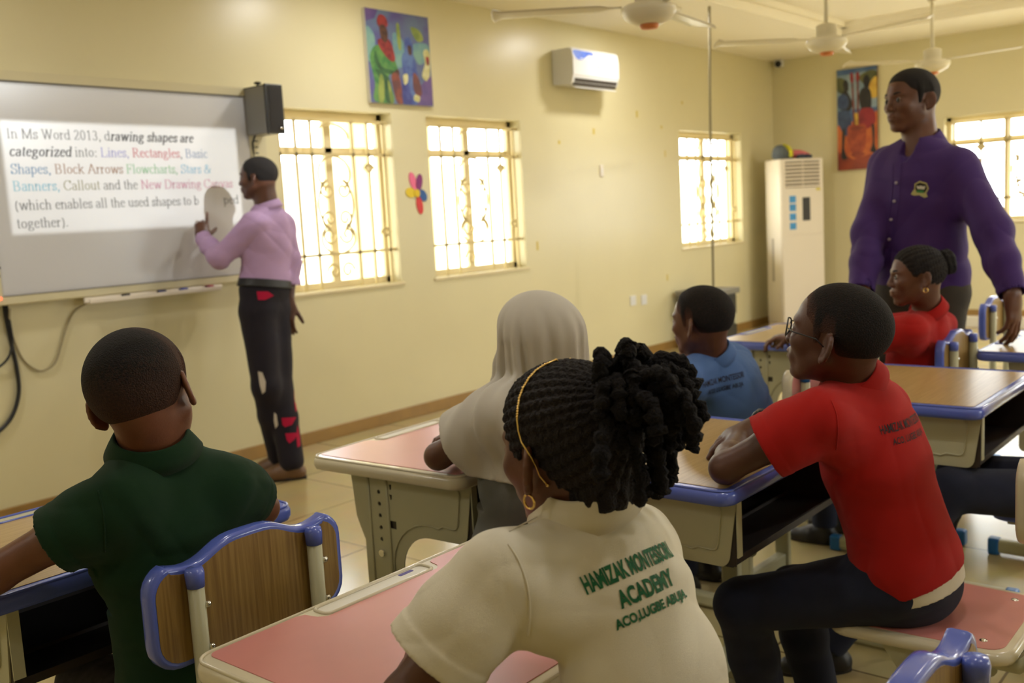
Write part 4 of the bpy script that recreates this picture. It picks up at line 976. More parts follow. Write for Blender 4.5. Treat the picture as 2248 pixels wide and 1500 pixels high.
class Field:
    BIG = 0.09
    def __init__(s, lo, hi, h):
        s.lo = np.asarray(lo, float); s.h = h
        s.n = np.ceil((np.asarray(hi, float)-s.lo)/h).astype(int)+1
        s.ax = [(s.lo[i]+h*np.arange(s.n[i])).astype(np.float32) for i in range(3)]
        s.D = np.full(s.n, s.BIG, np.float32)
    def _sub(s, lo, hi):
        a = np.maximum(np.floor((np.asarray(lo)-s.lo)/s.h).astype(int), 0)
        b = np.minimum(np.ceil((np.asarray(hi)-s.lo)/s.h).astype(int)+1, s.n)
        if np.any(b <= a): return None
        sl = tuple(slice(a[i], b[i]) for i in range(3))
        return sl, s.ax[0][sl[0]][:, None, None], s.ax[1][sl[1]][None, :, None], s.ax[2][sl[2]][None, None, :]
    def apply(s, fn, lo, hi, k=0.0, op='u'):
        m = k+0.02+2*s.h
        r = s._sub(np.asarray(lo)-m, np.asarray(hi)+m)
        if r is None: return
        sl, X, Y, Z = r
        d = fn(X, Y, Z).astype(np.float32); A = s.D[sl]
        if op == 'u':
            o = np.minimum(A, d)
            if k > 0: q = np.maximum(k-np.abs(A-d), 0)/k; o = o-q*q*k*0.25
        elif op == 's':
            d = -d; o = np.maximum(A, d)
            if k > 0: q = np.maximum(k-np.abs(A-d), 0)/k; o = o+q*q*k*0.25
        else:
            o = np.maximum(A, d)
        s.D[sl] = o
    def cone(s, a, b, ra, rb=None, k=0.0, op='u', sq=None):
        rb = ra if rb is None else rb
        a = np.asarray(a, float); b = np.asarray(b, float)
        M = np.eye(3); f = 1.0; c = (a+b)/2
        if sq is not None:
            ax = nrm(sq[0]); f = sq[1]; M = np.eye(3)+np.outer(ax, ax)*(1/f-1)
        a2, b2 = M @ (a-c), M @ (b-c); ba = b2-a2; L2 = max(float(ba @ ba), 1e-12)
        def fn(X, Y, Z):
            x, y, z = X-c[0], Y-c[1], Z-c[2]
            px = M[0, 0]*x+M[0, 1]*y+M[0, 2]*z-a2[0]; py = M[1, 0]*x+M[1, 1]*y+M[1, 2]*z-a2[1]; pz = M[2, 0]*x+M[2, 1]*y+M[2, 2]*z-a2[2]
            t = np.clip((px*ba[0]+py*ba[1]+pz*ba[2])/L2, 0, 1)
            d = np.sqrt((px-ba[0]*t)**2+(py-ba[1]*t)**2+(pz-ba[2]*t)**2)-(ra+(rb-ra)*t)
            return d*min(f, 1.0)
        R = max(ra, rb)*max(f, 1.0)
        s.apply(fn, np.minimum(a, b)-R, np.maximum(a, b)+R, k, op)
    def ell(s, c, r, A=None, k=0.0, op='u'):
        c = np.asarray(c, float); r = np.asarray(r, float); A = np.eye(3) if A is None else np.asarray(A, float)
        def fn(X, Y, Z):
            x, y, z = X-c[0], Y-c[1], Z-c[2]
            k0 = 0; k1 = 0
            for i in range(3):
                q = A[i, 0]*x+A[i, 1]*y+A[i, 2]*z
                k0 = k0+(q/r[i])**2; k1 = k1+(q/r[i]**2)**2
            k0 = np.sqrt(k0); k1 = np.sqrt(k1)+1e-9
            return k0*(k0-1)/k1
        e = np.sqrt(((A.T*r)**2).sum(1))
        s.apply(fn, c-e, c+e, k, op)
    def plane(s, p, n, lo=None, hi=None, k=0.0):
        """keep the side the normal points away from, within the box lo..hi (or everywhere)"""
        p = np.asarray(p, float); n = nrm(n)
        fn = lambda X, Y, Z: (X-p[0])*n[0]+(Y-p[1])*n[1]+(Z-p[2])*n[2]
        s.apply(fn, s.lo if lo is None else lo, s.lo+s.n*s.h if hi is None else hi, 0.0, 'i')
    def warp(s, fn):
        """add fn(X,Y,Z) to the field everywhere near the surface"""
        s.D = s.D+fn(s.ax[0][:, None, None], s.ax[1][None, :, None], s.ax[2][None, None, :]).astype(np.float32)
    def mesh(s):
        D = s.D; ins = D < 0
        nx, ny, nz = D.shape
        c = np.zeros((nx-1, ny-1, nz-1), np.uint8)
        for i in (0, 1):
            for j in (0, 1):
                for k in (0, 1):
                    c += ins[i:nx-1+i, j:ny-1+j, k:nz-1+k]
        act = (c > 0) & (c < 8)
        I, J, K = np.nonzero(act)
        idx = np.full(act.shape, -1, np.int64); idx[I, J, K] = np.arange(len(I))
        acc = np.zeros((len(I), 3)); cnt = np.zeros(len(I))
        corners = [(i, j, k) for i in (0, 1) for j in (0, 1) for k in (0, 1)]
        val = {q: D[I+q[0], J+q[1], K+q[2]] for q in corners}
        for q in corners:
            for axis in range(3):
                if q[axis]: continue
                r = list(q); r[axis] = 1; r = tuple(r)
                a, b = val[q], val[r]
                m = (a < 0) != (b < 0)
                t = np.where(m, a/np.where(np.abs(a-b) < 1e-12, 1, a-b), 0)
                p = np.tile(np.array(q, float), (len(I), 1)); p[:, axis] += t
                acc[m] += p[m]; cnt[m] += 1
        vs = s.lo+s.h*(np.stack([I, J, K], 1)+acc/cnt[:, None])
        quads = []
        for axis in range(3):
            o1, o2 = [(1, 2), (2, 0), (0, 1)][axis]
            sl0 = [slice(None)]*3; sl1 = [slice(None)]*3
            sl0[axis] = slice(0, -1); sl1[axis] = slice(1, None)
            A, B = ins[tuple(sl0)], ins[tuple(sl1)]
            e = np.argwhere(A != B)
            for o in (o1, o2): e = e[(e[:, o] > 0) & (e[:, o] < D.shape[o]-1)]
            if not len(e): continue
            flip = ins[tuple(e.T)]
            def at(d1, d2):
                q = e.copy(); q[:, o1] += d1; q[:, o2] += d2
                return idx[tuple(q.T)]
            Q = np.stack([at(-1, -1), at(0, -1), at(0, 0), at(-1, 0)], 1)
            Q[~flip] = Q[~flip][:, ::-1]
            quads.append(Q[(Q >= 0).all(1)])
        return vs, np.concatenate(quads) if quads else np.zeros((0, 4), int)
    def build(s, name, m, parent=None, origin=(0, 0, 0), keep_largest=False):
        vs, q = s.mesh()
        me = bpy.data.meshes.new(name)
        vs = vs-np.asarray(origin, float)
        me.vertices.add(len(vs)); me.vertices.foreach_set('co', vs.astype(np.float32).ravel())
        me.loops.add(len(q)*4); me.loops.foreach_set('vertex_index', q.astype(np.int32).ravel())
        me.polygons.add(len(q)); me.polygons.foreach_set('loop_start', np.arange(0, len(q)*4, 4, dtype=np.int32))
        me.polygons.foreach_set('loop_total', np.full(len(q), 4, np.int32))
        me.polygons.foreach_set('use_smooth', np.ones(len(q), bool))
        me.update(calc_edges=True); me.validate()
        if keep_largest and len(q):
            bm = bmesh.new(); bm.from_mesh(me); seen = set(); best = []
            for v in bm.verts:
                if v in seen: continue
                st = [v]; comp = []; seen.add(v)
                while st:
                    w = st.pop(); comp.append(w)
                    for e in w.link_edges:
                        u = e.other_vert(w)
                        if u not in seen: seen.add(u); st.append(u)
                best.append(comp)
            best.sort(key=len)
            bmesh.ops.delete(bm, geom=[v for c in best[:-1] for v in c], context='VERTS')
            bm.to_mesh(me); bm.free()
        for mm in (m if isinstance(m, (list, tuple)) else [m]): me.materials.append(mm)
        o = bpy.data.objects.new(name, me); COL.objects.link(o)
        if parent is not None: o.parent = parent
        return o

def bvh_of(o, origin):
    me = o.data
    L = Vector(origin)
    return BVHTree.FromPolygons([v.co+L for v in me.vertices], [tuple(p.vertices) for p in me.polygons])

# ------------------------------------------------------------------ person parts
class Head:
    def __init__(s, c, F, H, roll=0.0, upish=(0, 0, 1)):
        s.c = np.asarray(c, float); s.H = H
        F = nrm(F); L = nrm(np.cross(upish, F)); U = np.cross(F, L)
        s.F = F; s.L = L*math.cos(roll)+U*math.sin(roll); s.U = U*math.cos(roll)-L*math.sin(roll)
        s.A = np.stack([s.F, s.L, s.U])
    def P(s, x, y, z): return s.c+(s.F*x+s.L*y+s.U*z)*s.H
    def skull(s, f, t=0.0, face=True, grow=1.0):
        H = s.H
        f.ell(s.P(-.055, 0, .13), np.array((.44, .345, .37))*H*grow+t, s.A)
        f.ell(s.P(.12, 0, -.10), np.array((.265, .275, .36))*H+t, s.A, .10*H)
        for y in (-1, 1):
            f.cone(s.P(.02, y*.205, -.20), s.P(.24, y*.07, -.40), .095*H+t, .075*H+t, .08*H)
    def full(s, f, nose=1.0, lips=1.0, ears=1.0, flare=0.45):
        H = s.H; A = s.A
        s.skull(f)
        f.ell(s.P(.285, 0, -.415), np.array((.085, .11, .07))*H, A, .06*H)
        f.ell(s.P(.30, 0, .10), np.array((.10, .22, .05))*H, A, .05*H)
        for y in (-1, 1):
            f.ell(s.P(.25, y*.165, -.085), np.array((.11, .095, .09))*H, A, .08*H)
        f.ell(s.P(.31, 0, -.26), np.array((.095, .15, .11))*H, A, .06*H)
        for y in (-1, 1):
            f.ell(s.P(.40, y*.135, .03), np.array((.055, .078, .046))*H, A, .04*H, 's')
        f.cone(s.P(.375, 0, .05), s.P(.435, 0, -.105), .030*H, .046*H*nose, .035*H)
        for y in (-1, 1):
            f.ell(s.P(.405, y*.055*nose, -.125), np.array((.05, .042*nose, .038))*H, A, .02*H)
        f.ell(s.P(.385, 0, -.232), np.array((.05, .10, .030*lips))*H, A, .015*H)
        f.ell(s.P(.378, 0, -.288), np.array((.05, .085, .034*lips))*H, A, .015*H)
        f.cone(s.P(.435, -.07, -.258), s.P(.435, .07, -.258), .008*H, .008*H, .012*H, 's')
        for y in (-1, 1):      # lids
            f.ell(s.P(.325, y*.135, .015), np.array((.05, .07, .042))*H, A, .015*H)
        for y in (-1, 1):
            base = s.P(-.03, y*.345, -.03)
            out = nrm(s.L*y*math.cos(flare)*0.55-s.F*math.sin(flare)*0.9)     # direction the rim leans away from the skull
            nr = nrm(np.cross(out, s.U)); up = nrm(s.U*0.97-s.F*0.18)
            o2 = nrm(out-up*(out @ up)); n2 = np.cross(up, o2)
            B = np.stack([o2, up, n2])
            ctr = base+o2*.055*H*ears
            f.ell(ctr, np.array((.085*ears, .135*ears, .026))*H, B, .02*H)
            pts = [ctr+(o2*math.cos(a)*.078+up*math.sin(a)*.125)*H*ears for a in np.linspace(-1.3, 2.2, 9)]
            for p, q in zip(pts[:-1], pts[1:]): f.cone(p, q, .017*H, .017*H, .012*H)
            f.ell(ctr+(-up*.118-o2*.02)*H*ears, np.array((.042, .045, .026))*H, B, .02*H)
            sgn = 1 if (n2 @ s.F) > 0 else -1
            f.ell(ctr+n2*sgn*.028*H+(-o2*.012+up*.005)*H, np.array((.050*ears, .085*ears, .024))*H, B, .012*H, 's')
    def eyes(s, root, O, mats):
        b = MB(); H = s.H
        for y in (-1, 1):
            c = s.P(.318, y*.135, .012)
            R = Matrix((s.F, s.L, s.U)).transposed()
            n = 14; r = .062*H
            for i0, i1, mi in ((0, 2, 2), (2, 4, 1), (4, 14, 0)):
                rings = []
                for i in range(i0, i1+1):
                    a = PI*max(i, 0.02)/n*0.9
                    rings.append([Vector(c)+R @ Vector((r*math.cos(a), r*math.sin(a)*math.cos(2*PI*j/16), r*math.sin(a)*math.sin(2*PI*j/16)))-Vector(O) for j in range(16)])
                b.rings(rings, mi, True, cap0=(i0 == 0), cap1=False)
        return obj('eyes', b, mats, root)
    def brows(s, root, O, m):
        b = MB(); H = s.H
        for y in (-1, 1):
            pts = [s.P(.385-.10*t*t, y*(.055+.17*t), .098+.03*math.sin(PI*min(t*0.8+.1, 1)))-np.asarray(O) for t in np.linspace(0, 1, 7)]
            b.tube([tuple(p) for p in pts], [.012*H, .02*H, .021*H, .02*H, .018*H, .014*H, .008*H], 8, flat=(1, 1))
        return obj('eyebrows', b, m, root)
    def lips(s, root, O, m): pass

def hairline(zs):
    xs_, zs_ = zip(*zs)
    return lambda x: np.interp(x, xs_, zs_)
SHORT_LINE = [(-.6, -.26), (-.40, -.27), (-.28, -.25), (-.16, -.12), (-.12, .0), (-.08, .09), (.02, .09), (.05, -.06), (.10, -.06), (.13, .13), (.22, .19), (.27, .30), (.40, .34), (.6, .36)]
def hair_cap(head, name, m, root, O, t=0.025, line=SHORT_LINE, h=0.003, edge=0.006, grow=1.0, warp=None, fade_w=.12, nape=False):
    H = head.H
    R = 0.62*H
    f = Field(head.c-R, head.c+R, h)
    head.skull(f, 0.0, grow=grow)
    if nape: f.cone(head.P(-.22, 0, -.05), head.P(-.20, 0, -.50), .20*H, .185*H, .06*H)
    X, Y, Z = f.ax[0][:, None, None]-head.c[0], f.ax[1][None, :, None]-head.c[1], f.ax[2][None, None, :]-head.c[2]
    lx = (X*head.F[0]+Y*head.F[1]+Z*head.F[2])/H; ly = (X*head.L[0]+Y*head.L[1]+Z*head.L[2])/H; lz = (X*head.U[0]+Y*head.U[1]+Z*head.U[2])/H
    zl = hairline(line)(lx)
    th = edge*H+(t-edge)*H*np.clip((lz-zl)/0.22, 0, 1)
    f.D = (f.D-th).astype(np.float32)
    if warp is not None: f.D = (f.D+warp(lx, ly, lz)).astype(np.float32)
    f.D = np.maximum(f.D, ((zl-lz)*H*0.8)).astype(np.float32)
    f.D = np.maximum(f.D, ((lx-0.345-0.10*np.clip((lz-.25)*3, 0, 1))*H)).astype(np.float32)
    o = f.build(name, m, root, O, keep_largest=True)
    co = np.empty(len(o.data.vertices)*3, np.float32); o.data.vertices.foreach_get('co', co); co = co.reshape(-1, 3)+np.asarray(O, np.float32)-head.c
    lx, ly, lz = (co @ head.F)/H, (co @ head.L)/H, (co @ head.U)/H
    den = np.clip((lz-hairline(line)(lx))/fade_w, 0, 1)*np.clip((.36+.10*np.clip((lz-.25)*3, 0, 1)-lx)/.05, 0, 1)
    at = o.data.attributes.new('hair_density', 'FLOAT', 'POINT'); at.data.foreach_set('value', den.astype(np.float32))
    return o

def hand(f, w, d, n, side, size=1.0, curls=(0.5, 0.55, 0.6, 0.7), thumb=(0.6, 0.5), spread=0.05, k=0.006):
    """w wrist, d direction to the knuckles, n out of the palm, side=+1 when the thumb lies on d x n's side"""
    d = nrm(d); n = nrm(np.asarray(n, float)-d*(np.asarray(n, float) @ d)); lat = np.cross(d, n)*side
    w = np.asarray(w, float); z = size
    f.cone(w-d*.005*z, w+d*.03*z, .026*z, .03*z, .02*z, sq=(n, .72))
    f.cone(w+d*.03*z+lat*.004*z, w+d*.072*z+lat*.002*z, .040*z, .040*z, .02*z, sq=(n, .40))
    f.cone(w+d*.02*z+lat*.022*z+n*.006*z, w+d*.05*z+lat*.030*z+n*.008*z, .017*z, .015*z, .012*z)
    for i in range(4):
        L = (.044, .049, .045, .034)[i]*z
        p = w+d*(.092, .096, .092, .084)[i]*z+lat*(.029, .010, -.009, -.027)[i]*z
        dd = nrm(d+lat*spread*(1.5, .5, -.5, -1.6)[i])
        base = p-dd*.02*z
        r = (.0098, .0102, .0097, .0085)[i]*z
        f.cone(base, p, r*1.1, r*1.05, k*z)
        a = 0.0
        for j, (sc, cf) in enumerate(((1.0, .8), (.62, 1.1), (.5, .8))):
            a += curls[i]*cf
            q = p+(dd*math.cos(a)+n*math.sin(a))*L*sc
            f.cone(p, q, r*(1.03-.07*j), r*(.97-.09*j), .003*z); p = q
    t0 = w+d*.022*z+lat*.030*z+n*.006*z
    td = nrm(d*math.cos(thumb[0])+lat*math.sin(thumb[0])+n*.25)
    t1 = t0+td*.042*z; td2 = nrm(td+d*.25+n*thumb[1]); t2 = t1+td2*.032*z; t3 = t2+nrm(td2+d*.2+n*thumb[1]*.5)*.024*z
    f.cone(t0, t1, .0155*z, .0125*z, .010*z); f.cone(t1, t2, .0122*z, .0112*z, .003*z); f.cone(t2, t3, .0112*z, .0088*z, .003*z)

def folds(seed, amp, freq=70.0, up=(0, 0, 1)):
    r = np.random.default_rng(seed)
    ks = [(nrm(r.normal(size=3)+np.asarray(up)*1.2)*freq*r.uniform(.5, 1.3), nrm(r.normal(size=3))*freq*.45, r.uniform(0, 6, 2), r.uniform(.5, 1.0)) for _ in range(4)]
    def fn(X, Y, Z):
        o = 0
        for kv, lv, ph, a in ks:
            q = kv[0]*X+kv[1]*Y+kv[2]*Z+ph[0]+1.6*np.sin(lv[0]*X+lv[1]*Y+lv[2]*Z+ph[1])
            m = np.clip(.5+.9*np.sin(q*.23+lv[1]*X*.4-lv[0]*Y*.4+ph[1]*2), 0, 1)
            o = o+a*m*(.55-np.abs(np.sin(q*.5))**.8)
        return o*amp*.7
    return fn

def torso_sections(P, N, lat, s, grow=0.0, wide=1.0, deep=1.0):
    """(point, half width, half depth) from the seat up to the base of the neck"""
    out = []
    for t, rl, rd in ((0.0, .168, .118), (.14, .165, .115), (.36, .145, .104), (.62, .158, .112), (.80, .158, .102), (.92, .105, .078), (.985, .062, .058)):
        out.append((lerp(P, N, t), rl*s*wide+grow, rd*s*deep+grow))
    return out
def add_torso(f, secs, lat, k):
    for (a, la, da), (b, lb, db) in zip(secs[:-1], secs[1:]):
        f.cone(a, b, da, db, k, sq=(lat, (la/da+lb/db)/2))

def bounds(pts, m):
    p = np.array([np.asarray(q, float) for q in pts]); return p.min(0)-m, p.max(0)+m

def ring_collar(name, m, root, O, c, ax, fw, rx, ry, h=0.032, drop=0.030, flare=0.012, gap=0.35, th=0.0035, tilt=0.0, stand=True, n=48, point=0.012):
    """a turned-down collar: c centre at the neck base, ax up the neck, fw towards the throat; open over `gap` radians in front"""
    ax = nrm(ax); fw = nrm(np.asarray(fw, float)-ax*(np.asarray(fw, float) @ ax)); lt = np.cross(ax, fw)
    rows = []
    for i in range(n+1):
        a = gap+(2*PI-2*gap)*i/n
        dr = fw*math.cos(a)*rx+lt*math.sin(a)*ry; du = nrm(dr)
        near = max(0.0, 1-min(i, n-i)/(n*0.16))
        hb = h*(1-0.35*near); tz = ax*(-tilt*math.cos(a))
        dp = drop+point*near
        prof = [(0.0, -0.012), (0.0005, hb*0.55), (0.002, hb-0.003), (0.005, hb), (0.008, hb-0.002), (0.008+flare*.55, hb-dp*.55), (0.008+flare, hb-dp), (0.008+flare-th, hb-dp-.0005), (0.007+flare*.5-th*.5, hb-dp*.5), (0.0045, hb-0.009), (0.004, hb*0.5), (th, -0.012)]
        rows.append([np.asarray(c, float)+dr+du*r+ax*z+tz-np.asarray(O) for r, z in prof])
    b = MB(); b.rings([[tuple(p) for p in r] for r in rows], 0, True)
    return obj(name, b, m, root)

def surf_point(bvh, p, d, off):
    hit, no, _, _ = bvh.ray_cast(Vector(p), Vector(d).normalized(), 1.0)
    if hit is None: return None
    if no.dot(Vector(d)) > 0: no = -no
    return hit+no*off, no
def surf_line(name, m, parent, O, bvh, pts, d, r=0.0013, n=6, off=0.0004):
    """a thin seam laid on a surface: pts are control points in front of it, d the direction of projection"""
    P = [Vector(p) for p in pts]; q = []
    for i in range(len(P)-1):
        p0, p1, p2, p3 = P[max(i-1, 0)], P[i], P[i+1], P[min(i+2, len(P)-1)]
        for k in range(n):
            t = k/n; q.append(0.5*((2*p1)+(p2-p0)*t+(2*p0-5*p1+4*p2-p3)*t*t+(3*p1-p0-3*p2+p3)*t**3))
    q.append(P[-1])
    out = [surf_point(bvh, p, d, off) for p in q]
    out = [o[0]-Vector(O) for o in out if o is not None]
    if len(out) < 2: return None
    b = MB(); b.tube(out, r, 6)
    return obj(name, b, m, parent)

def text_on(name, m, parent, O, bvh, lines, origin, u, v, d, off=0.0012, bold=0.0, cut=0.012):
    """lines: (text, width, height, x0, y0) set in the u/v frame, then laid on the surface along d"""
    u = Vector(u).normalized(); v = Vector(v); v = (v-u*v.dot(u)).normalized(); d = Vector(d)
    mb = MB()
    for txt, wdt, hgt, x0, y0 in lines:
        cu = bpy.data.curves.new('lettering', 'FONT'); cu.body = txt; cu.offset = bold; cu.resolution_u = 3
        to = bpy.data.objects.new('lettering', cu); COL.objects.link(to)
        dg = bpy.context.evaluated_depsgraph_get(); me = bpy.data.meshes.new_from_object(to.evaluated_get(dg))
        bpy.data.objects.remove(to); bpy.data.curves.remove(cu)
        xs = [w.co.x for w in me.vertices]; ys = [w.co.y for w in me.vertices]
        bm = bmesh.new(); bm.from_mesh(me); bpy.data.meshes.remove(me)
        ax, bx, ay, by = min(xs), max(xs), min(ys), max(ys)
        for w in bm.verts: w.co = Vector(((w.co.x-ax)/(bx-ax)*wdt+x0, (w.co.y-ay)/(by-ay)*hgt+y0, 0))
        for _ in range(3):
            es = [e for e in bm.edges if e.calc_length() > cut]
            if not es: break
            bmesh.ops.subdivide_edges(bm, edges=es, cuts=1)
            bmesh.ops.triangulate(bm, faces=bm.faces)
        bm.verts.ensure_lookup_table(); vs = []; ok = []
        for w in bm.verts:
            p = Vector(origin)+u*w.co.x+v*w.co.y
            r = surf_point(bvh, p, d, off)
            ok.append(r is not None); vs.append((r[0]-Vector(O)) if r else Vector((0, 0, 0)))
        fs = [tuple(w.index for w in fc.verts) for fc in bm.faces if all(ok[w.index] for w in fc.verts)]
        bm.free(); mb.add(vs, fs)
    return obj(name, mb, m, parent)

def patch_on(name, m, parent, O, bvh, polys, d, off=0.0015, n=5):
    """flat polygons (world points) pressed on a surface along d"""
    mb = MB()
    for poly in polys:
        P = [Vector(p) for p in poly]; c = sum(P, Vector())/len(P)
        bm = bmesh.new(); vsb = [bm.verts.new(p) for p in P]; bm.faces.new(vsb)
        bmesh.ops.triangulate(bm, faces=bm.faces)
        for _ in range(3): bmesh.ops.subdivide_edges(bm, edges=[e for e in bm.edges if e.calc_length() > 0.012], cuts=1); bmesh.ops.triangulate(bm, faces=bm.faces)
        bm.verts.index_update(); ok = []; vs = []
        for w in bm.verts:
            r = surf_point(bvh, w.co, d, off); ok.append(r is not None); vs.append((r[0]-Vector(O)) if r else Vector())
        fs = [tuple(w.index for w in fc.verts) for fc in bm.faces if all(ok[w.index] for w in fc.verts)]
        bm.free(); mb.add(vs, fs)
    return obj(name, mb, m, parent)

# ------------------------------------------------------------------ a whole dressed person
def person(sp):
    J = {k: np.asarray(v, float) for k, v in sp['j'].items()}
    s = sp['s']; hd = sp['head']; h = sp.get('h', 0.004)
    root = empty('person', sp['root'], 0, sp['label'], 'person', sp.get('group'))
    O = np.asarray(sp['root'], float)
    N, P = J['neck'], J['pelvis']
    lat = nrm(J['sl']-J['sr'])
    g = sp.get('girth', 1.0)
    skin = sp['skin']
    res = {'root': root, 'O': O, 'head': hd}
    # --- body: head, neck, trunk, limbs and hands in one surface
    pts = [hd.P(x, y, z) for x in (-.6, .6) for y in (-.55, .55) for z in (-.6, .6)]
    for k in ('sl', 'sr', 'el', 'er', 'wl', 'wr', 'pelvis', 'kl', 'kr', 'al', 'ar'):
        if k in J: pts.append(J[k])
    for k in ('hl', 'hr'):
        if k in sp: pts.append(J['w'+k[1]]+nrm(sp[k]['d'])*.2*s)
    lo, hi = bounds(pts, 0.10*s+0.02)
    f = Field(lo, hi, h)
    hd.full(f, **sp.get('face', {}))
    nb = sp.get('neck_r', .056*s)
    f.cone(hd.P(-.11, 0, -.20), N-nrm(N-P)*0.0, nb, nb*1.12, .03)
    f.cone(hd.P(-.20, 0, -.12), lerp(N, hd.P(-.2, 0, -.2), .15), nb*.8, nb*1.0, .03)
    add_torso(f, torso_sections(P, N, lat, s*.90*g, 0.0), lat, .04*s)
    for q in 'lr':
        S_, E_, W_ = J['s'+q], J['e'+q], J['w'+q]
        f.cone(lerp(N, P, .04), S_, .042*s, .048*s, .045*s)
        f.cone(S_, lerp(S_, E_, .5), .050*s*g, .046*s*g, .03*s); f.cone(lerp(S_, E_, .5), E_, .046*s*g, .040*s*g, .02*s)
        f.cone(E_, lerp(E_, W_, .35), .040*s*g, .041*s*g, .025*s); f.cone(lerp(E_, W_, .35), W_, .041*s*g, .027*s, .02*s)
        hs = sp.get('h'+q)
        if hs: hand(f, W_, hs['d'], hs['n'], hs['side'], s*hs.get('size', 1.0), hs.get('curls', (.5, .55, .6, .7)), hs.get('thumb', (.6, .5)), hs.get('spread', .05))
        else: hand(f, W_, W_-E_, (0, 0, -1), 1, s)
        if 'k'+q in J:
            H_ = J['h_'+q]
            f.cone(H_, J['k'+q], .078*s*g, .054*s*g, .04*s); f.cone(J['k'+q], lerp(J['k'+q], J['a'+q], .35), .052*s*g, .050*s*g, .02*s); f.cone(lerp(J['k'+q], J['a'+q], .35), J['a'+q], .050*s*g, .033*s, .02*s)
    res['mid'] = lerp(N, P, .35)
    res['body'] = f.build('body', skin, root, O)
    res['J'] = J
    # --- legs' clothing
    if 'trousers' in sp:
        t = sp['trousers']; gr = t.get('grow', .012)*1.0
        pts = [P+lat*.2*s, P-lat*.2*s, P+nrm(N-P)*.2*s]+[J[k] for k in ('kl', 'kr', 'al', 'ar')]
        lo, hi = bounds(pts, .13*s+.02); f = Field(lo, hi, sp.get('hc', h))
        secs = torso_sections(P, N, lat, s*g, gr*.6)[:3]
        secs[2] = (lerp(P, N, .24), (secs[2][1]+secs[1][1])/2, (secs[2][2]+secs[1][2])/2)
        add_torso(f, secs, lat, .03)
        for q in 'lr':
            K_, A_ = J['k'+q], J['a'+q]
            f.cone(J['h_'+q], K_, .088*s*g+gr, .062*s*g+gr, .045*s)
            f.cone(K_, lerp(K_, A_, .4), .060*s*g+gr, .056*s*g+gr*1.2, .03*s); f.cone(lerp(K_, A_, .4), A_+nrm(K_-A_)*.0, .056*s*g+gr*1.2, .042*s*g+gr*1.4, .02*s)
        if 'folds' in t: f.warp(folds(t.get('seed', 3), t['folds'], t.get('freq', 70)))
        for q in 'lr':
            A_ = J['a'+q]; dn = nrm(A_-J['k'+q]); e = A_+dn*t.get('hem', .02)
            f.plane(e, dn, A_-.13*s, A_+.13*s)
        top = lerp(P, N, t.get('top', .30)); ax = nrm(N-P)
        f.plane(top, ax, top-.25*s, top+.3*s)
        res['trousers'] = f.build(t.get('name', 'trousers'), t['mat'], root, O, True)
    # --- shirt
    if 'shirt' in sp:
        t = sp['shirt']; gr = t.get('grow', .010)
        sh = sp.get('shirt_s', s)
        fr = t.get('sleeve', .60)
        pts = [N, P, P+lat*.2*s, P-lat*.2*s, N+nrm(N-P)*.06]
        for q in 'lr':
            pts += [J['s'+q], lerp(J['s'+q], J['e'+q], min(fr, 1.0)+.1)]
            if fr > 1: pts += [J['e'+q], J['w'+q]]
        lo, hi = bounds(pts, .12*s+.03); f = Field(lo, hi, sp.get('hc', h))
        add_torso(f, torso_sections(P, N, lat, s*g, gr, t.get('wide', 1.0), t.get('deep', 1.0)), lat, .05*s)
        for q in 'lr':
            S_, E_, W_ = J['s'+q], J['e'+q], J['w'+q]
            f.cone(lerp(N, P, .06), S_, .040*s+gr*.7, .050*s+gr*.8, .045*s)
            f.cone(lerp(lerp(N, P, .14), S_, .62), lerp(S_, lerp(N, P, .45), .25), .050*s+gr, .060*s+gr, .045*s, sq=None)
            if fr <= 1:
                e = lerp(S_, E_, fr); d = nrm(E_-S_); rs = t.get('cuff_r', .066*s*g)
                f.cone(S_, lerp(S_, e, .55), .058*s*g+gr, rs*.97+gr*.5, .045*s); f.cone(lerp(S_, e, .55), e+d*.03, rs*.97+gr*.5, rs+gr*.5, .02*s)
            else:
                f.cone(S_, E_, .056*s*g+gr, .047*s*g+gr, .045*s); f.cone(E_, lerp(E_, W_, .5), .047*s*g+gr, .042*s*g+gr, .03*s); f.cone(lerp(E_, W_, .5), W_, .042*s*g+gr, .032*s+gr*.9, .02*s)
        for a, b, ra, rb, k in t.get('bulge', []): f.cone(a, b, ra, rb, k)
        for a, b, ra, rb in t.get('carve', []): f.cone(a, b, ra, rb, .006, 's')
        if 'folds' in t: f.warp(folds(t.get('seed', 5), t['folds'], t.get('freq', 75)))
        for a, b, r, k in t.get('creases', []): f.cone(a, b, r, r*.7, k, 's')
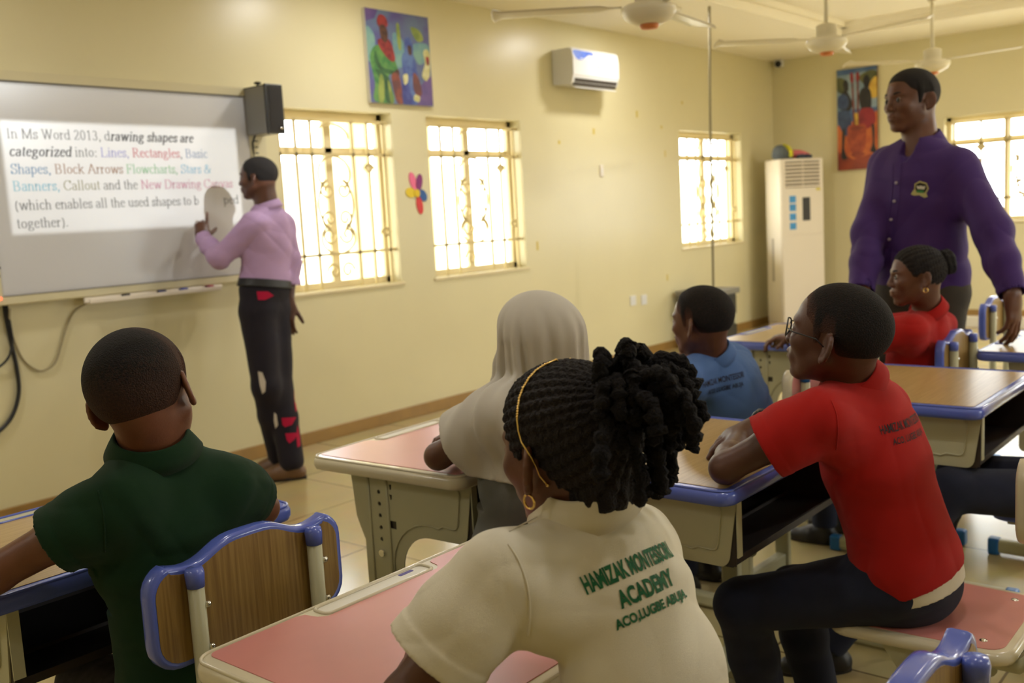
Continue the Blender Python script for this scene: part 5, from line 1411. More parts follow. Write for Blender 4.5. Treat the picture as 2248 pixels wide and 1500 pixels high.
        for q in 'lr':
            S_, E_, W_ = J['s'+q], J['e'+q], J['w'+q]
            if fr <= 1:
                d = nrm(E_-S_); e = lerp(S_, E_, fr)
                tl = t.get('cut_tilt'); nn = nrm(d+np.asarray(tl.get(q, (0, 0, 0)))) if tl else d
                rs = t.get('cuff_r', .066*s*g)
                bw = t.get('band', .026)
                r0 = f._sub(e-.12*s, e+.12*s)
                if r0 is not None and bw:
                    sl_, X, Y, Z = r0
                    al = (X-e[0])*nn[0]+(Y-e[1])*nn[1]+(Z-e[2])*nn[2]
                    rd_ = np.sqrt(np.maximum((X-e[0])**2+(Y-e[1])**2+(Z-e[2])**2-al**2, 0))
                    f.D[sl_] -= (.0022*np.clip((al+bw)/.003, 0, 1)*(rd_ < rs+.03)).astype(np.float32)
                f.plane(e, nn, e-.13*s+d*.045*s, e+.13*s+d*.045*s)
                f.cone(e-d*.035, e+d*.06, rs+gr*.5-.008, rs+gr*.5-.005, 0, 's')
            else:
                d = nrm(W_-E_); e = W_-d*t.get('cuff_back', .0)
                f.plane(e, d, e-.06*s, e+.09*s); f.cone(e-d*.03, e+d*.03, .030*s+gr*.9-.005, .030*s+gr*.9-.004, 0, 's')
        hem = lerp(P, N, t.get('hem', .02)); ax = nrm(np.asarray(t.get('hem_n', N-P), float))
        f.plane(hem, -ax, hem-.3*s, hem+.3*s)
        c = hd.P(-.11, 0, -.20)
        f.cone(lerp(N, c, -.1), lerp(N, c, 1.5), nb*1.08, nb*1.1, .004, 's')
        res['shirt'] = f.build(t.get('name', 'shirt'), t['mat'], root, O, True)
        res['shirt_bvh'] = bvh_of(res['shirt'], O)
        if 'collar' in t:
            cl = t['collar']
            res['collar'] = ring_collar('collar', cl.get('mat', t['mat']), res['shirt'], O, N+nrm(c-N)*cl.get('lift', .0)+np.asarray(cl.get('shift', (0, 0, 0))), cl.get('ax', c-N), cl.get('fw', hd.F), nb*1.12+cl.get('r', .004), nb*1.12+cl.get('r', .004), cl.get('h', .032), cl.get('drop', .034), cl.get('flare', .014), cl.get('gap', .4), tilt=cl.get('tilt', .01), point=cl.get('point', .012))
    return res

def skin_mat(name, c, rough=0.42):
    m = mat(name, srgb(*c), rough, spec=0.45, noise=(30, 0.10), bump=(260, 0.05))
    return m
M['skin_dark'] = skin_mat('skin_dark_brown', (96, 60, 42))
M['skin_deep'] = skin_mat('skin_deep_brown', (84, 52, 38))
M['skin_mid'] = skin_mat('skin_brown', (112, 70, 48))
M['hair'] = mat('black_hair', srgb(30, 25, 23), 0.75, spec=0.3, bump=(420, 0.9))
M['eye_white'] = mat('eye_white', srgb(168, 152, 138), 0.25)
M['iris'] = mat('iris_dark', srgb(40, 24, 16), 0.15)
M['pupil'] = mat('pupil', srgb(8, 6, 6), 0.1)
EYES = [M['eye_white'], M['iris'], M['pupil']]
def cloth(name, c, rough=0.88, sheen=0.05, weave=900, st=0.25, noise=(8, .05)):
    return mat(name, srgb(*c), rough, spec=0.25, noise=noise, bump=(weave, st), sheen=sheen)
M['jeans'] = cloth('dark_denim', (34, 38, 56), weave=1200, st=.4, noise=(14, .18))
M['gold'] = mat('gold', (0.85, 0.6, 0.22), 0.22, metal=1.0)
def shoe(root, O, a, d, s, m, sole, name='shoe', parent=None):
    """a: ankle point; the shoe stands on z=0"""
    a = np.asarray(a, float); d = nrm((d[0], d[1], 0)); l = np.cross((0, 0, 1), d)
    f = Field((a[0]-.25*s-.02, a[1]-.25*s-.02, -.01), (a[0]+.25*s+.02, a[1]+.25*s+.02, a[2]+.08*s), .004)
    g0 = np.array((a[0], a[1], 0.0))
    z = s
    f.cone(g0-d*.035*z+(0, 0, .036*z), g0+d*.07*z+(0, 0, .036*z), .040*z, .043*z, .0)
    f.cone(g0+d*.07*z+(0, 0, .034*z), g0+d*.155*z+(0, 0, .030*z), .044*z, .035*z, .03*z)
    f.cone(g0-d*.015*z+(0, 0, .05*z), a+(0, 0, .02*z), .040*z, .040*z, .03*z)
    f.cone(g0+d*.04*z+(0, 0, .07*z), g0+d*.09*z+(0, 0, .045*z), .03*z, .03*z, .03*z)
    f.plane((a[0], a[1], .012*z), (0, 0, -1))
    f.plane(a+(0, 0, .015*z)-d*.02, (-.1*d[0], -.1*d[1], 1))
    o = f.build(name, m, root, O, True)
    b = MB(); out = []
    for i in range(32):
        t = 2*PI*i/32; x = math.cos(t); y = math.sin(t)
        w = (.046 if x > 0.2 else .040)*z
        out.append(g0+d*(.06*z+x*.135*z)+l*y*w*(1-.15*max(x, 0)))
    b.rings([[(p[0]-O[0], p[1]-O[1], zz-O[2]) for p in out] for zz in (0.0005, .016*z)], 0, True)
    obj('sole', b, sole, o)
    return o

# ------------------------------------------------------------------ the people
def sit(J, pelvis, fw, s, spread=.10, knee=.36, kz=None, az=.09, fwd_ankle=0.0):
    """hips, knees and ankles of somebody sitting, facing fw"""
    fw = nrm(fw); l = np.cross((0, 0, 1), fw); p = np.asarray(pelvis, float)
    for q, sg in (('l', 1), ('r', -1)):
        J['h_'+q] = p+l*sg*.075*s-np.array((0, 0, .02))
        J['k'+q] = p+l*sg*spread*s*1.1+fw*knee*s+np.array((0, 0, (kz-p[2]) if kz else 0.0))
        J['a'+q] = J['k'+q]*np.array((1, 1, 0))+fw*fwd_ankle*s+np.array((0, 0, az))
    J['pelvis'] = p
    return {k: np.asarray(v, float) for k, v in J.items()}
M['sole'] = mat('rubber_sole', srgb(40, 34, 30), 0.7)
M['black_shoe'] = mat('black_shoe', srgb(28, 26, 26), 0.4)
POLO_COLLAR = dict(h=.033, drop=.038, flare=.017, tilt=.012, lift=.016, r=.006)
def fade(name, low, lo=.0, hi=1.0, top=(26, 22, 20)):
    # clippered hair thins out towards the hairline: less black, more scalp
    m = mat(name, srgb(30, 25, 22), 0.8, spec=.25, bump=(380, .8))
    nt = m.node_tree; b = nt.nodes['Principled BSDF']; tc = nt.nodes.new('ShaderNodeTexCoord')
    at = nt.nodes.new('ShaderNodeAttribute'); at.attribute_name = 'hair_density'
    n = nt.nodes.new('ShaderNodeTexNoise'); n.inputs['Scale'].default_value = 260; n.inputs['Detail'].default_value = 2
    nt.links.new(tc.outputs['Object'], n.inputs['Vector'])
    a = nt.nodes.new('ShaderNodeMath'); a.operation = 'MULTIPLY_ADD'; a.inputs[1].default_value = .7; nt.links.new(n.outputs['Fac'], a.inputs[0]); nt.links.new(at.outputs['Fac'], a.inputs[2])
    r = nt.nodes.new('ShaderNodeMapRange'); r.inputs[1].default_value = lo+.35; r.inputs[2].default_value = hi+.35
    nt.links.new(a.outputs[0], r.inputs[0])
    x = nt.nodes.new('ShaderNodeMix'); x.data_type = 'RGBA'; x.inputs[6].default_value = srgb(*low); x.inputs[7].default_value = srgb(*top)
    nt.links.new(r.outputs[0], x.inputs[0]); nt.links.new(x.outputs[2], b.inputs['Base Color'])
    return m
FADE_LINE = [(-.6, -.30), (-.40, -.30), (-.28, -.29), (-.16, -.22), (-.12, -.14), (-.08, .06), (.02, .08), (.05, -.04), (.10, -.04), (.13, .13), (.22, .19), (.27, .30), (.40, .34), (.6, .36)]

# --- boy in the green polo shirt, seen from behind
M['green_polo'] = cloth('green_pique', (17, 50, 26), weave=1500, st=.35)
J = sit(dict(neck=(-9.5759, -3.3363, 0.9648), sl=(-9.6590, -3.3734, 0.9105), sr=(-9.4722, -3.3797, 0.8924), el=(-9.8150, -3.2301, 0.8100), wl=(-9.78, -2.95, .80), er=(-9.3560, -3.3123, 0.8100), wr=(-9.33, -2.93, .80)), (-9.53, -3.33, .49), (0.05, 1, 0), .75)
g = person(dict(root=(-9.53, -3.33, 0), label='boy in a dark green polo shirt seen from behind, sitting at the front left desk', j=J, s=.75, h=.0036, skin=M['skin_mid'],
    head=Head((-9.5894, -3.3456, 1.0748), (0.7459, 0.6671, 0.0300), .215, -.22), face=dict(flare=1.05),
    trousers=dict(mat=cloth('grey_plaid', (70, 66, 72), noise=(40, .5)), folds=.003), 
    shirt=dict(name='polo_shirt', mat=M['green_polo'], sleeve=.52, folds=.005, freq=90, seed=11, cuff_r=.055, grow=.007, hem=-.02, collar=dict(POLO_COLLAR, h=.035, drop=.039, flare=.019, lift=.015))))
hair_cap(g['head'], 'hair', fade('cropped_hair_faded', (80, 52, 36), hi=.8), g['root'], g['O'], .028, edge=.001, line=FADE_LINE, fade_w=.78)

surf_line('armhole_seam', M['green_polo'], g['shirt'], g['O'], g['shirt_bvh'], [(-9.8295, -3.6351, 1.0177), (-9.8287, -3.6417, 0.9890), (-9.8311, -3.6458, 0.9534), (-9.8354, -3.6470, 0.9210)], (0.4307, 0.8645, -0.2589), .0012)

# --- girl with short dreadlocks in the white polo shirt
M['white_polo'] = cloth('white_pique', (226, 218, 196), weave=1500, st=.35, noise=(6, .03))
J = sit(dict(neck=(-9.4903, -4.1724, 0.9711), sl=(-9.6327, -4.1518, 0.9315), sr=(-9.3977, -4.1859, 0.9038), el=(-9.7241, -4.0770, 0.8000), wl=(-9.46, -3.93, .80), er=(-9.24, -4.02, .80), wr=(-9.33, -3.93, .80)), (-9.505, -4.385, .49), (0, 1, 0), .62)
w = person(dict(root=(-9.505, -4.385, 0), label='girl in a white polo shirt with green lettering, black dreadlocks and a thin gold headband', j=J, s=.62, h=.0032, skin=M['skin_dark'],
    head=Head((-9.5023, -4.1582, 1.0505), (0.1382, 0.9921, -0.0800), .203, -.03), neck_r=.037,
    trousers=dict(mat=M['jeans'], folds=.003),
    shirt=dict(name='polo_shirt', mat=M['white_polo'], sleeve=.68, folds=.0038, freq=95, seed=4, cuff_r=.054, grow=.012, wide=.92, deep=.88, hem=-.02, collar=dict(POLO_COLLAR, h=.038, drop=.040))))
M['cornrow'] = mat('cornrow_hair', srgb(34, 27, 24), 0.7, spec=.3, bump=(300, .9))
Q = np.array((-.46, -.05, .30)); axq = nrm(np.array((.30, 0, .10))-Q); e1 = nrm(np.cross(axq, (0, 0, 1))); e2 = np.cross(e1, axq)
def rows(n, amp, H):
    def fn(x, y, z):
        a, b, c = x-Q[0], y-Q[1], z-Q[2]
        p = np.arctan2(a*e1[0]+b*e1[1]+c*e1[2], a*e2[0]+b*e2[1]+c*e2[2])
        l = a*axq[0]+b*axq[1]+c*axq[2]
        return H*amp*(.6-np.abs(np.sin(p*n/2)))+H*amp*.25*np.sin(l*120+np.round(p*n/(2*PI))*1.7)
    return fn
GIRL_LINE = [(-.6, -.34), (-.40, -.33), (-.26, -.32), (-.18, -.26), (-.12, -.12), (-.08, .06), (.02, .08), (.06, .0), (.12, .02), (.18, .12), (.25, .24), (.30, .31), (.40, .34), (.6, .36)]
hair = hair_cap(w['head'], 'hair', M['cornrow'], w['root'], w['O'], .035, edge=.015, line=GIRL_LINE, nape=True, h=.0022, warp=rows(34, .020, w['head'].H))
hb = bvh_of(hair, w['O'])
HD = w['head']; OW = w['O']
M['loc'] = mat('dreadlock', srgb(24, 20, 19), 0.85, spec=.2, bump=(220, 1.0), noise=(60, .3))
def dread(pts, r, seed):
    rr = np.random.default_rng(seed)
    P = [Vector(p) for p in pts]; q = []
    for i in range(len(P)-1):
        p0, p1, p2, p3 = P[max(i-1, 0)], P[i], P[i+1], P[min(i+2, len(P)-1)]
        for k in range(7):
            t = k/7; q.append(0.5*((2*p1)+(p2-p0)*t+(2*p0-5*p1+4*p2-p3)*t*t+(3*p1-p0-3*p2+p3)*t**3))
    q.append(P[-1]); n = len(q)
    q = [p+Vector(rr.normal(size=3)*.0012) for p in q]
    rad = [r*(1.0+.22*math.sin(i*1.9+seed)+.12*rr.normal())*(0.55 if i == n-1 else (1.12 if i > n-5 else 1.0)) for i in range(n)]
    b = MB(); b.tube([tuple(p-Vector(OW)) for p in q], rad, 9)
    return obj('dreadlock', b, M['loc'], hair)
D0 = HD.P(-.42, -.06, .30)
for k, pts in enumerate([
    [(-9.4195, -4.1963, 1.1180), (-9.4155, -4.2333, 1.1135), (-9.4103, -4.2546, 1.1158), (-9.4100, -4.2698, 1.1207)], [(-9.4008, -4.2097, 1.0838), (-9.4084, -4.2472, 1.0855), (-9.4083, -4.2630, 1.0851), (-9.4020, -4.2702, 1.0874)],
    [(-9.3939, -4.2186, 1.0803), (-9.3924, -4.2533, 1.0715), (-9.3941, -4.2707, 1.0524), (-9.3976, -4.2696, 1.0370)], [(-9.4009, -4.2152, 1.0551), (-9.4091, -4.2404, 1.0363), (-9.4162, -4.2516, 1.0162), (-9.4185, -4.2523, 0.9985)],
    [(-9.4227, -4.2218, 1.0487), (-9.4464, -4.2447, 1.0281), (-9.4555, -4.2533, 1.0089), (-9.4587, -4.2522, 0.9949)], [(-9.4356, -4.2068, 1.0470), (-9.4665, -4.2368, 1.0262), (-9.4739, -4.2470, 1.0092), (-9.4712, -4.2524, 0.9981)],
    [(-9.4041, -4.2244, 1.0683), (-9.4085, -4.2515, 1.0631), (-9.4149, -4.2613, 1.0541), (-9.4171, -4.2608, 1.0431)], [(-9.4352, -4.2177, 1.0738), (-9.4364, -4.2502, 1.0603), (-9.4470, -4.2571, 1.0409), (-9.4520, -4.2554, 1.0195)],
    [(-9.4457, -4.1941, 1.1307), (-9.4529, -4.2141, 1.1443), (-9.4579, -4.2249, 1.1390), (-9.4616, -4.2229, 1.1268)], [(-9.4354, -4.1739, 1.1364), (-9.4428, -4.1943, 1.1472), (-9.4456, -4.2068, 1.1466), (-9.4533, -4.2142, 1.1415)],
    [(-9.4330, -4.2170, 1.0904), (-9.4426, -4.2496, 1.1060), (-9.4397, -4.2695, 1.1016), (-9.4363, -4.2763, 1.0877)], [(-9.4602, -4.2204, 1.0678), (-9.4816, -4.2460, 1.0474), (-9.4817, -4.2502, 1.0259), (-9.4866, -4.2475, 1.0091)],
    [(-9.4740, -4.2171, 1.0814), (-9.4966, -4.2412, 1.0610), (-9.4980, -4.2437, 1.0399), (-9.5021, -4.2418, 1.0243)], [(-9.3712, -4.1980, 1.0833), (-9.3603, -4.2254, 1.0894), (-9.3567, -4.2354, 1.0599), (-9.3571, -4.2383, 1.0425)]]):
    dread(pts, .0082, k)
_r = np.random.default_rng(12)
for k in range(46):
    a = _r.uniform(0, 2*PI); e = _r.uniform(.0, 1.25)
    dirl = np.array((-math.cos(e), math.sin(e)*math.cos(a), math.sin(e)*math.sin(a)*.9+.05))
    dw = HD.F*dirl[0]+HD.L*dirl[1]+HD.U*dirl[2]
    L = _r.uniform(.045, .085)
    p0 = D0+dw*.018+_r.normal(size=3)*.010
    p1 = p0+dw*L*.5+np.array((0, 0, .006)); p2 = p1+dw*L*.35-np.array((0, 0, L*.22)); p3 = p2+dw*L*.12-np.array((0, 0, L*.42))
    dread([p0, p1, p2, p3], _r.uniform(.0068, .0088), 100+k)
# headband, laid over the hair from the crown to behind both ears
bandl = []
bb_ = bvh_of(w['body'], w['O'])
for a, d in (((-9.8968, -4.4523, 1.2316), (0.7841, 0.6030, -0.1469)), ((-9.9017, -4.4470, 1.2291), (0.7774, 0.6107, -0.1505)), ((-9.9063, -4.4422, 1.2254), (0.7709, 0.6176, -0.1559)), ((-9.9103, -4.4385, 1.2202), (0.7651, 0.6229, -0.1632)), ((-9.9136, -4.4358, 1.2141), (0.7602, 0.6266, -0.1719)), ((-9.9162, -4.4341, 1.2072), (0.7562, 0.6287, -0.1816)), ((-9.9180, -4.4334, 1.1997), (0.7531, 0.6293, -0.1922)), ((-9.9192, -4.4334, 1.1921), (0.7507, 0.6287, -0.2029)), ((-9.9196, -4.4345, 1.1841), (0.7494, 0.6266, -0.2141)), ((-9.9193, -4.4365, 1.1760), (0.7491, 0.6230, -0.2253)), ((-9.9183, -4.4393, 1.1676), (0.7494, 0.6182, -0.2370)), ((-9.9166, -4.4427, 1.1601), (0.7508, 0.6125, -0.2473)), ((-9.9145, -4.4467, 1.1528), (0.7528, 0.6060, -0.2572)), ((-9.9119, -4.4512, 1.1459), (0.7552, 0.5987, -0.2667))):
    hits = [h_ for h_ in (surf_point(hb, a, d, .0022), surf_point(bb_, a, d, .0022)) if h_ is not None]
    if hits: bandl.append(np.array(min(hits, key=lambda q: (q[0]-Vector(a)).length)[0]))
loc = [np.array(((p-HD.c) @ HD.F, (p-HD.c) @ HD.L, (p-HD.c) @ HD.U)) for p in bandl]
full = [HD.c+HD.F*l[0]-HD.L*abs(l[1])+HD.U*l[2] for l in reversed(loc)][:-1]+[HD.c+HD.F*loc[0][0]+HD.U*(.52*HD.H)]+bandl
b = MB(); b.tube([tuple(p-OW) for p in full], .0013, 8)
band = obj('headband', b, M['gold'], w['root'])
b = MB()
for i in range(len(bandl)-1):
    for t in np.linspace(0, 1, 5)[:-1]:
        if i < 7: b.sph(tuple(lerp(bandl[i], bandl[i+1], t)-OW), .0019, 6)
b.sph(tuple(bandl[-1]-OW), .0026, 6)
obj('beads', b, M['gold'], band)
def hoop(person_, y, r, th, drop=.0):
    H_ = person_['head']; c = H_.P(-.045, y*.395, -.175-drop)
    b = MB(); b.tube([tuple(c+(H_.F*math.cos(a)+H_.U*(math.sin(a)))*r-H_.U*r-person_['O']) for a in np.linspace(0, 2*PI, 25)[:-1]], th, 8, closed=True)
    return obj('earring', b, M['gold'], person_['root'])
hoop(w, 1, .0085, .0016); hoop(w, -1, .0085, .0016)
M['print_green'] = cloth('green_print', (26, 98, 56), rough=.6, sheen=0)
M['print_black'] = cloth('black_print', (34, 26, 28), rough=.6, sheen=0)
fwd_t = nrm(np.cross(np.array(J['neck'])-np.array(J['pelvis']), np.array(J['sl'])-np.array(J['sr'])))*-1
def back_text(pp, name, m, a, b, c, lines, off=.0012, bold=.02):
    """lettering on the back: a start of the base line, b its end, c a point above a (all in front of the cloth)"""
    a, b, c = (np.asarray(q, float) for q in (a, b, c))
    d = nrm(np.cross(b-a, c-a))
    if d @ (pp['mid']-a) < 0: d = -d
    return text_on(name, m, pp['shirt'], pp['O'], pp['shirt_bvh'], lines, tuple(a-d*.10), tuple(b-a), tuple(c-a), tuple(d), off, bold)
back_text(w, 'lettering', M['print_green'], (-9.5844, -4.2373, 0.9082), (-9.4778, -4.2821, 0.9260), (-9.5782, -4.2301, 0.9261), [('HAMIZAK MONTESSORI', .136, .0215, 0, 0), ('ACADEMY', .084, .0205, .030, -.029), ('ACO,LUGBE ABUJA.', .112, .0145, .016, -.051)], bold=.04)
surf_line('armhole_seam', M['white_polo'], w['shirt'], w['O'], w['shirt_bvh'], [(-9.7903, -4.3014, 1.0500), (-9.7855, -4.3106, 1.0319), (-9.7830, -4.3189, 1.0048), (-9.7846, -4.3225, 0.9760), (-9.7892, -4.3227, 0.9475)], (0.7113, 0.6014, -0.3639), .0011)
surf_line('yoke_seam', M['white_polo'], w['shirt'], w['O'], w['shirt_bvh'], [(-9.7897, -4.3020, 1.0500), (-9.7693, -4.3236, 1.0635), (-9.7592, -4.3344, 1.0696)], (0.7304, 0.6126, -0.3022), .0010)

# --- boy in the red polo shirt
M['red_polo'] = cloth('red_pique', (170, 23, 17), weave=1500, st=.35)
J = dict(neck=(-8.4260, -4.0970, 0.9389), sl=(-8.5823, -4.0906, 0.9026), sr=(-8.2367, -4.0860, 0.8644), el=(-8.6599, -3.9208, 0.8000), wl=(-8.4268, -3.8331, 0.8050), er=(-8.1794, -3.8807, 0.8000), wr=(-8.3818, -3.8566, 0.8300), pelvis=(-8.3288, -4.1872, 0.5088))
J.update(h_l=(-8.4037, -4.1452, 0.5086), h_r=(-8.2431, -4.1544, 0.4765), kl=(-8.4945, -3.8636, 0.4365), kr=(-8.2542, -3.8764, 0.3905), al=(-8.3567, -3.8582, 0.0900), ar=(-8.1640, -3.9026, 0.0900))
J = {k: np.asarray(v, float) for k, v in J.items()}
rd = person(dict(root=(-8.25, -4.23, 0), label='boy in a red polo shirt and dark jeans leaning on his folded arms', j=J, s=.75, h=.0038, skin=M['skin_deep'],
    head=Head((-8.4826, -4.0853, 1.0553), (-0.0391, 0.9866, 0.2200), .218, -.05),
    hl=dict(d=(0.8226, 0.4964, 0.0000), n=(0, 0, -1), side=-1, size=.95), hr=dict(d=(-0.7980, 0.5700, -0.2500), n=(0, 0, -1), side=1, size=.98, curls=(.25, .25, .3, .35)),
    trousers=dict(name='jeans', mat=M['jeans'], folds=.006, seed=8, grow=.012),
    shirt=dict(name='polo_shirt', mat=M['red_polo'], sleeve=.56, folds=.005, freq=95, seed=21, cuff_r=.060, hem=.03, grow=.014, hem_n=(-0.1470, 0.3337, 1.0000), collar=POLO_COLLAR)))
hair_cap(rd['head'], 'hair', fade('cropped_hair_short', (84, 52, 38)), rd['root'], rd['O'], .014, edge=.0, line=FADE_LINE, fade_w=.22)
back_text(rd, 'lettering', M['print_black'], (-8.5047, -4.1749, 0.8628), (-8.3702, -4.2086, 0.8672), (-8.5035, -4.1728, 0.8808), [('HAMIZAK MONTESSORI', .145, .018, 0, 0), ('ACO, LUGBE ABUJA', .115, .018, .022, -.030)], bold=.01)
# white vest showing under the polo shirt
lat = nrm(J['sl']-J['sr']); N_, P_ = J['neck'], J['pelvis']
f = Field(*bounds([P_, lerp(P_, N_, .5)], .2), .004)
add_torso(f, [(p, a, c) for p, a, c in torso_sections(P_, N_, lat, .75, .0125)][:4], lat, .03)
f.plane(lerp(P_, N_, -.035), -nrm((-0.0832, 0.2568, 1.0000))); f.plane(lerp(P_, N_, .35), N_-P_)
f.build('vest', M['white_polo'], rd['root'], rd['O'], True)
# watch and glasses
wc = lerp(J['wr'], J['er'], .12); wd = nrm(J['wr']-J['er'])
b = MB(); l0 = nrm(np.cross(wd, (0, 0, 1))); u0 = np.cross(l0, wd)
b.tube([tuple(wc+(l0*math.cos(a)+u0*math.sin(a))*.0265-rd['O']) for a in np.linspace(0, 2*PI, 25)[:-1]], .006, 8, closed=True, flat=(.5, 1.6), up=tuple(wd))
strap = obj('watch', b, M['black'], rd['root'])
b = MB(); b.cyl(tuple(wc+u0*.026-rd['O']), tuple(wc+u0*.034-rd['O']), .014, 18); obj('watch_case', b, M['black'], strap)
def glasses(pp, m):
    H_ = pp['head']; O_ = pp['O']; b = MB()
    for y in (-1, 1):
        b.tube([tuple(H_.P(.425-.04*abs(math.cos(a)) if math.cos(a)*y > 0 else .425, y*.15+.105*math.cos(a), .015+.085*math.sin(a))-O_) for a in np.linspace(0, 2*PI, 21)[:-1]], .0016, 6, closed=True)
        b.tube([tuple(H_.P(*p)-O_) for p in ((.385, y*.25, .03), (.28, y*.355, .035), (.05, y*.385, .03), (-.03, y*.375, -.03))], .0016, 6)
    b.tube([tuple(H_.P(*p)-O_) for p in ((.432, -.05, .03), (.45, 0, .045), (.432, .05, .03))], .0016, 6)
    return obj('glasses', b, m, pp['root'])
glasses(rd, M['black'])
rd['head'].eyes(rd['root'], rd['O'], EYES)
surf_line('armhole_seam', M['red_polo'], rd['shirt'], rd['O'], rd['shirt_bvh'], [(-8.9171, -4.2488, 1.0206), (-8.9141, -4.2577, 0.9932), (-8.9166, -4.2612, 0.9604), (-8.9233, -4.2604, 0.9242)], (0.9063, 0.3652, -0.2130), .0012)

# --- boy in the pale blue polo shirt
M['blue_polo'] = cloth('pale_blue_pique', (84, 116, 172), weave=1500, st=.35)
J = sit(dict(neck=(-7.7216, -3.3837, 0.8621), sl=(-7.8949, -3.3708, 0.8361), sr=(-7.5460, -3.3852, 0.8007), el=(-7.9348, -3.2067, 0.8000), wl=(-7.6463, -3.0995, 0.8000), er=(-7.30, -3.2, .80), wr=(-7.45, -3.05, .80)), (-7.47, -3.43, .49), (0, 1, 0), .75)
bl = person(dict(root=(-7.47, -3.43, 0), label='boy in a pale blue polo shirt at the pink desk near the wall', j=J, s=.75, h=.0042, skin=M['skin_dark'],
    head=Head((-7.7810, -3.3829, 0.9855), (0.0400, 1.0009, 0.0000), .21, -.04),
    trousers=dict(mat=M['jeans']),
    shirt=dict(name='polo_shirt', mat=M['blue_polo'], sleeve=.56, folds=.005, freq=90, seed=31, cuff_r=.062, hem=-.02, collar=POLO_COLLAR)))
hair_cap(bl['head'], 'hair', fade('cropped_hair_thick', (92, 58, 42)), bl['root'], bl['O'], .03, edge=.001, line=FADE_LINE, fade_w=.20)
back_text(bl, 'lettering', M['print_black'], (-7.8626, -3.4323, 0.7977), (-7.6855, -3.4839, 0.8096), (-7.8619, -3.4295, 0.8166), [('HAMIZAK MONTESSORI', .165, .018, 0, 0), ('ACO, LUGBE ABUJA', .130, .018, .026, -.030)], bold=.01)

# --- pupil in the grey-white headscarf
M['scarf'] = cloth('grey_white_jersey', (196, 190, 178), weave=1400, st=.2, noise=(4, .03))
M['grey_dress'] = cloth('grey_dress', (98, 98, 92))
J = sit(dict(neck=(-8.7039, -3.4862, 0.9333), sl=(-8.8508, -3.4892, 0.9059), sr=(-8.5599, -3.4827, 0.8661), el=(-8.8643, -3.3043, 0.8000), wl=(-8.6606, -3.2833, 0.8000), er=(-8.52, -3.3, .80), wr=(-8.62, -3.2, .80)), (-8.845, -3.46, .39), (.1, 1, 0), .72)
hj = person(dict(root=(-8.845, -3.46, 0), label='pupil in a grey-white headscarf leaning one bare elbow on a pink desk', j=J, s=.72, h=.004, skin=M['skin_dark'],
    head=Head((-8.7299, -3.4919, 1.0663), (-0.2458, 0.9695, 0.0000), .188, 0.0), face=dict(ears=.15),
    trousers=dict(name='skirt', mat=M['grey_dress']),
    shirt=dict(name='dress_top', mat=M['grey_dress'], sleeve=.60, folds=.004, seed=41, cuff_r=.056, hem=-.05)))
H_ = hj['head']; lat = nrm(J['sl']-J['sr'])
f = Field(*bounds([H_.P(0, 0, .7), H_.P(-.7, 0, 0), H_.P(.6, 0, 0), J['sl'], J['sr'], lerp(J['sl'], J['el'], .7), lerp(J['sr'], J['er'], .7), lerp(J['neck'], J['pelvis'], .5)], .10), .0038)
H_.skull(f, .007)
f.cone(H_.P(-.10, 0, -.05), lerp(J['neck'], J['pelvis'], .02), .078, .085, .05)
f.cone(H_.P(-.24, 0, .0), lerp(J['neck'], J['pelvis'], .10)-H_.F*.05, .060, .075, .05)
f.cone(H_.P(.12, 0, -.42), lerp(J['neck'], J['pelvis'], .12)+H_.F*.05, .055, .07, .05)
add_torso(f, [(p, a, c) for p, a, c in torso_sections(J['pelvis'], J['neck'], lat, .72, .027)][3:], lat, .04)
for q in 'lr':
    f.cone(lerp(J['neck'], J['pelvis'], .04), J['s'+q], .055, .056, .05)
    f.cone(J['s'+q], lerp(J['s'+q], J['e'+q], .76), .062, .076, .04)
ux = nrm(J['neck']-J['pelvis'])
cx = H_.c
def drape(X, Y, Z):
    a = np.arctan2(Y-cx[1], X-cx[0]); z = Z-(cx[2]+.02)
    k = np.clip(-(z-.05)/.12, 0, 1)
    return -.012*k*(np.abs(np.sin(a*4.5+z*5))**.7-.6)-.004*k*np.sin(a*19+1.3+z*9)
f.warp(drape)
for q in 'lr':
    d = nrm(J['e'+q]-J['s'+q]); e = lerp(J['s'+q], J['e'+q], .58)
    f.plane(e, d, e-.10+d*.035, e+.10+d*.035); f.cone(e-d*.03, e+d*.05, .062, .064, 0, 's')
f.plane(lerp(J['neck'], J['pelvis'], .36), -ux)
f.ell(H_.P(.50, 0, -.06), np.array((.31, .27, .42))*H_.H, H_.A, .015, 's')
f.build('headscarf', M['scarf'], hj['root'], hj['O'], True)
hj['head'].eyes(hj['root'], hj['O'], EYES)

# --- girl in the red polo shirt
J = sit(dict(neck=(-6.7841, -3.7392, 0.8979), sl=(-6.9503, -3.7358, 0.8658), sr=(-6.6126, -3.7350, 0.8410), el=(-6.93, -3.42, .80), wl=(-6.80, -3.24, .80), er=(-6.64, -3.40, .80), wr=(-6.76, -3.22, .80)), (-6.74, -3.62, .49), (0, 1, 0), .72)
rg = person(dict(root=(-6.74, -3.62, 0), label='girl in a red polo shirt with braided hair and a gold earring, in profile', j=J, s=.72, h=.0042, skin=M['skin_dark'],
    head=Head((-6.8541, -3.7210, 1.0456), (-0.5430, 0.8108, -0.0200), .205, 0.0), face=dict(lips=1.2),
    trousers=dict(mat=M['jeans']),
    shirt=dict(name='polo_shirt', mat=M['red_polo'], sleeve=.60, folds=.006, seed=51, cuff_r=.060, hem=-.02, collar=dict(POLO_COLLAR, h=.04))))
rg['head'].eyes(rg['root'], rg['O'], EYES); rg['head'].brows(rg['root'], rg['O'], M['hair'])
Q = np.array((-.42, 0, .32)); axq = nrm(np.array((.30, 0, .10))-Q); e1 = nrm(np.cross(axq, (0, 0, 1))); e2 = np.cross(e1, axq)
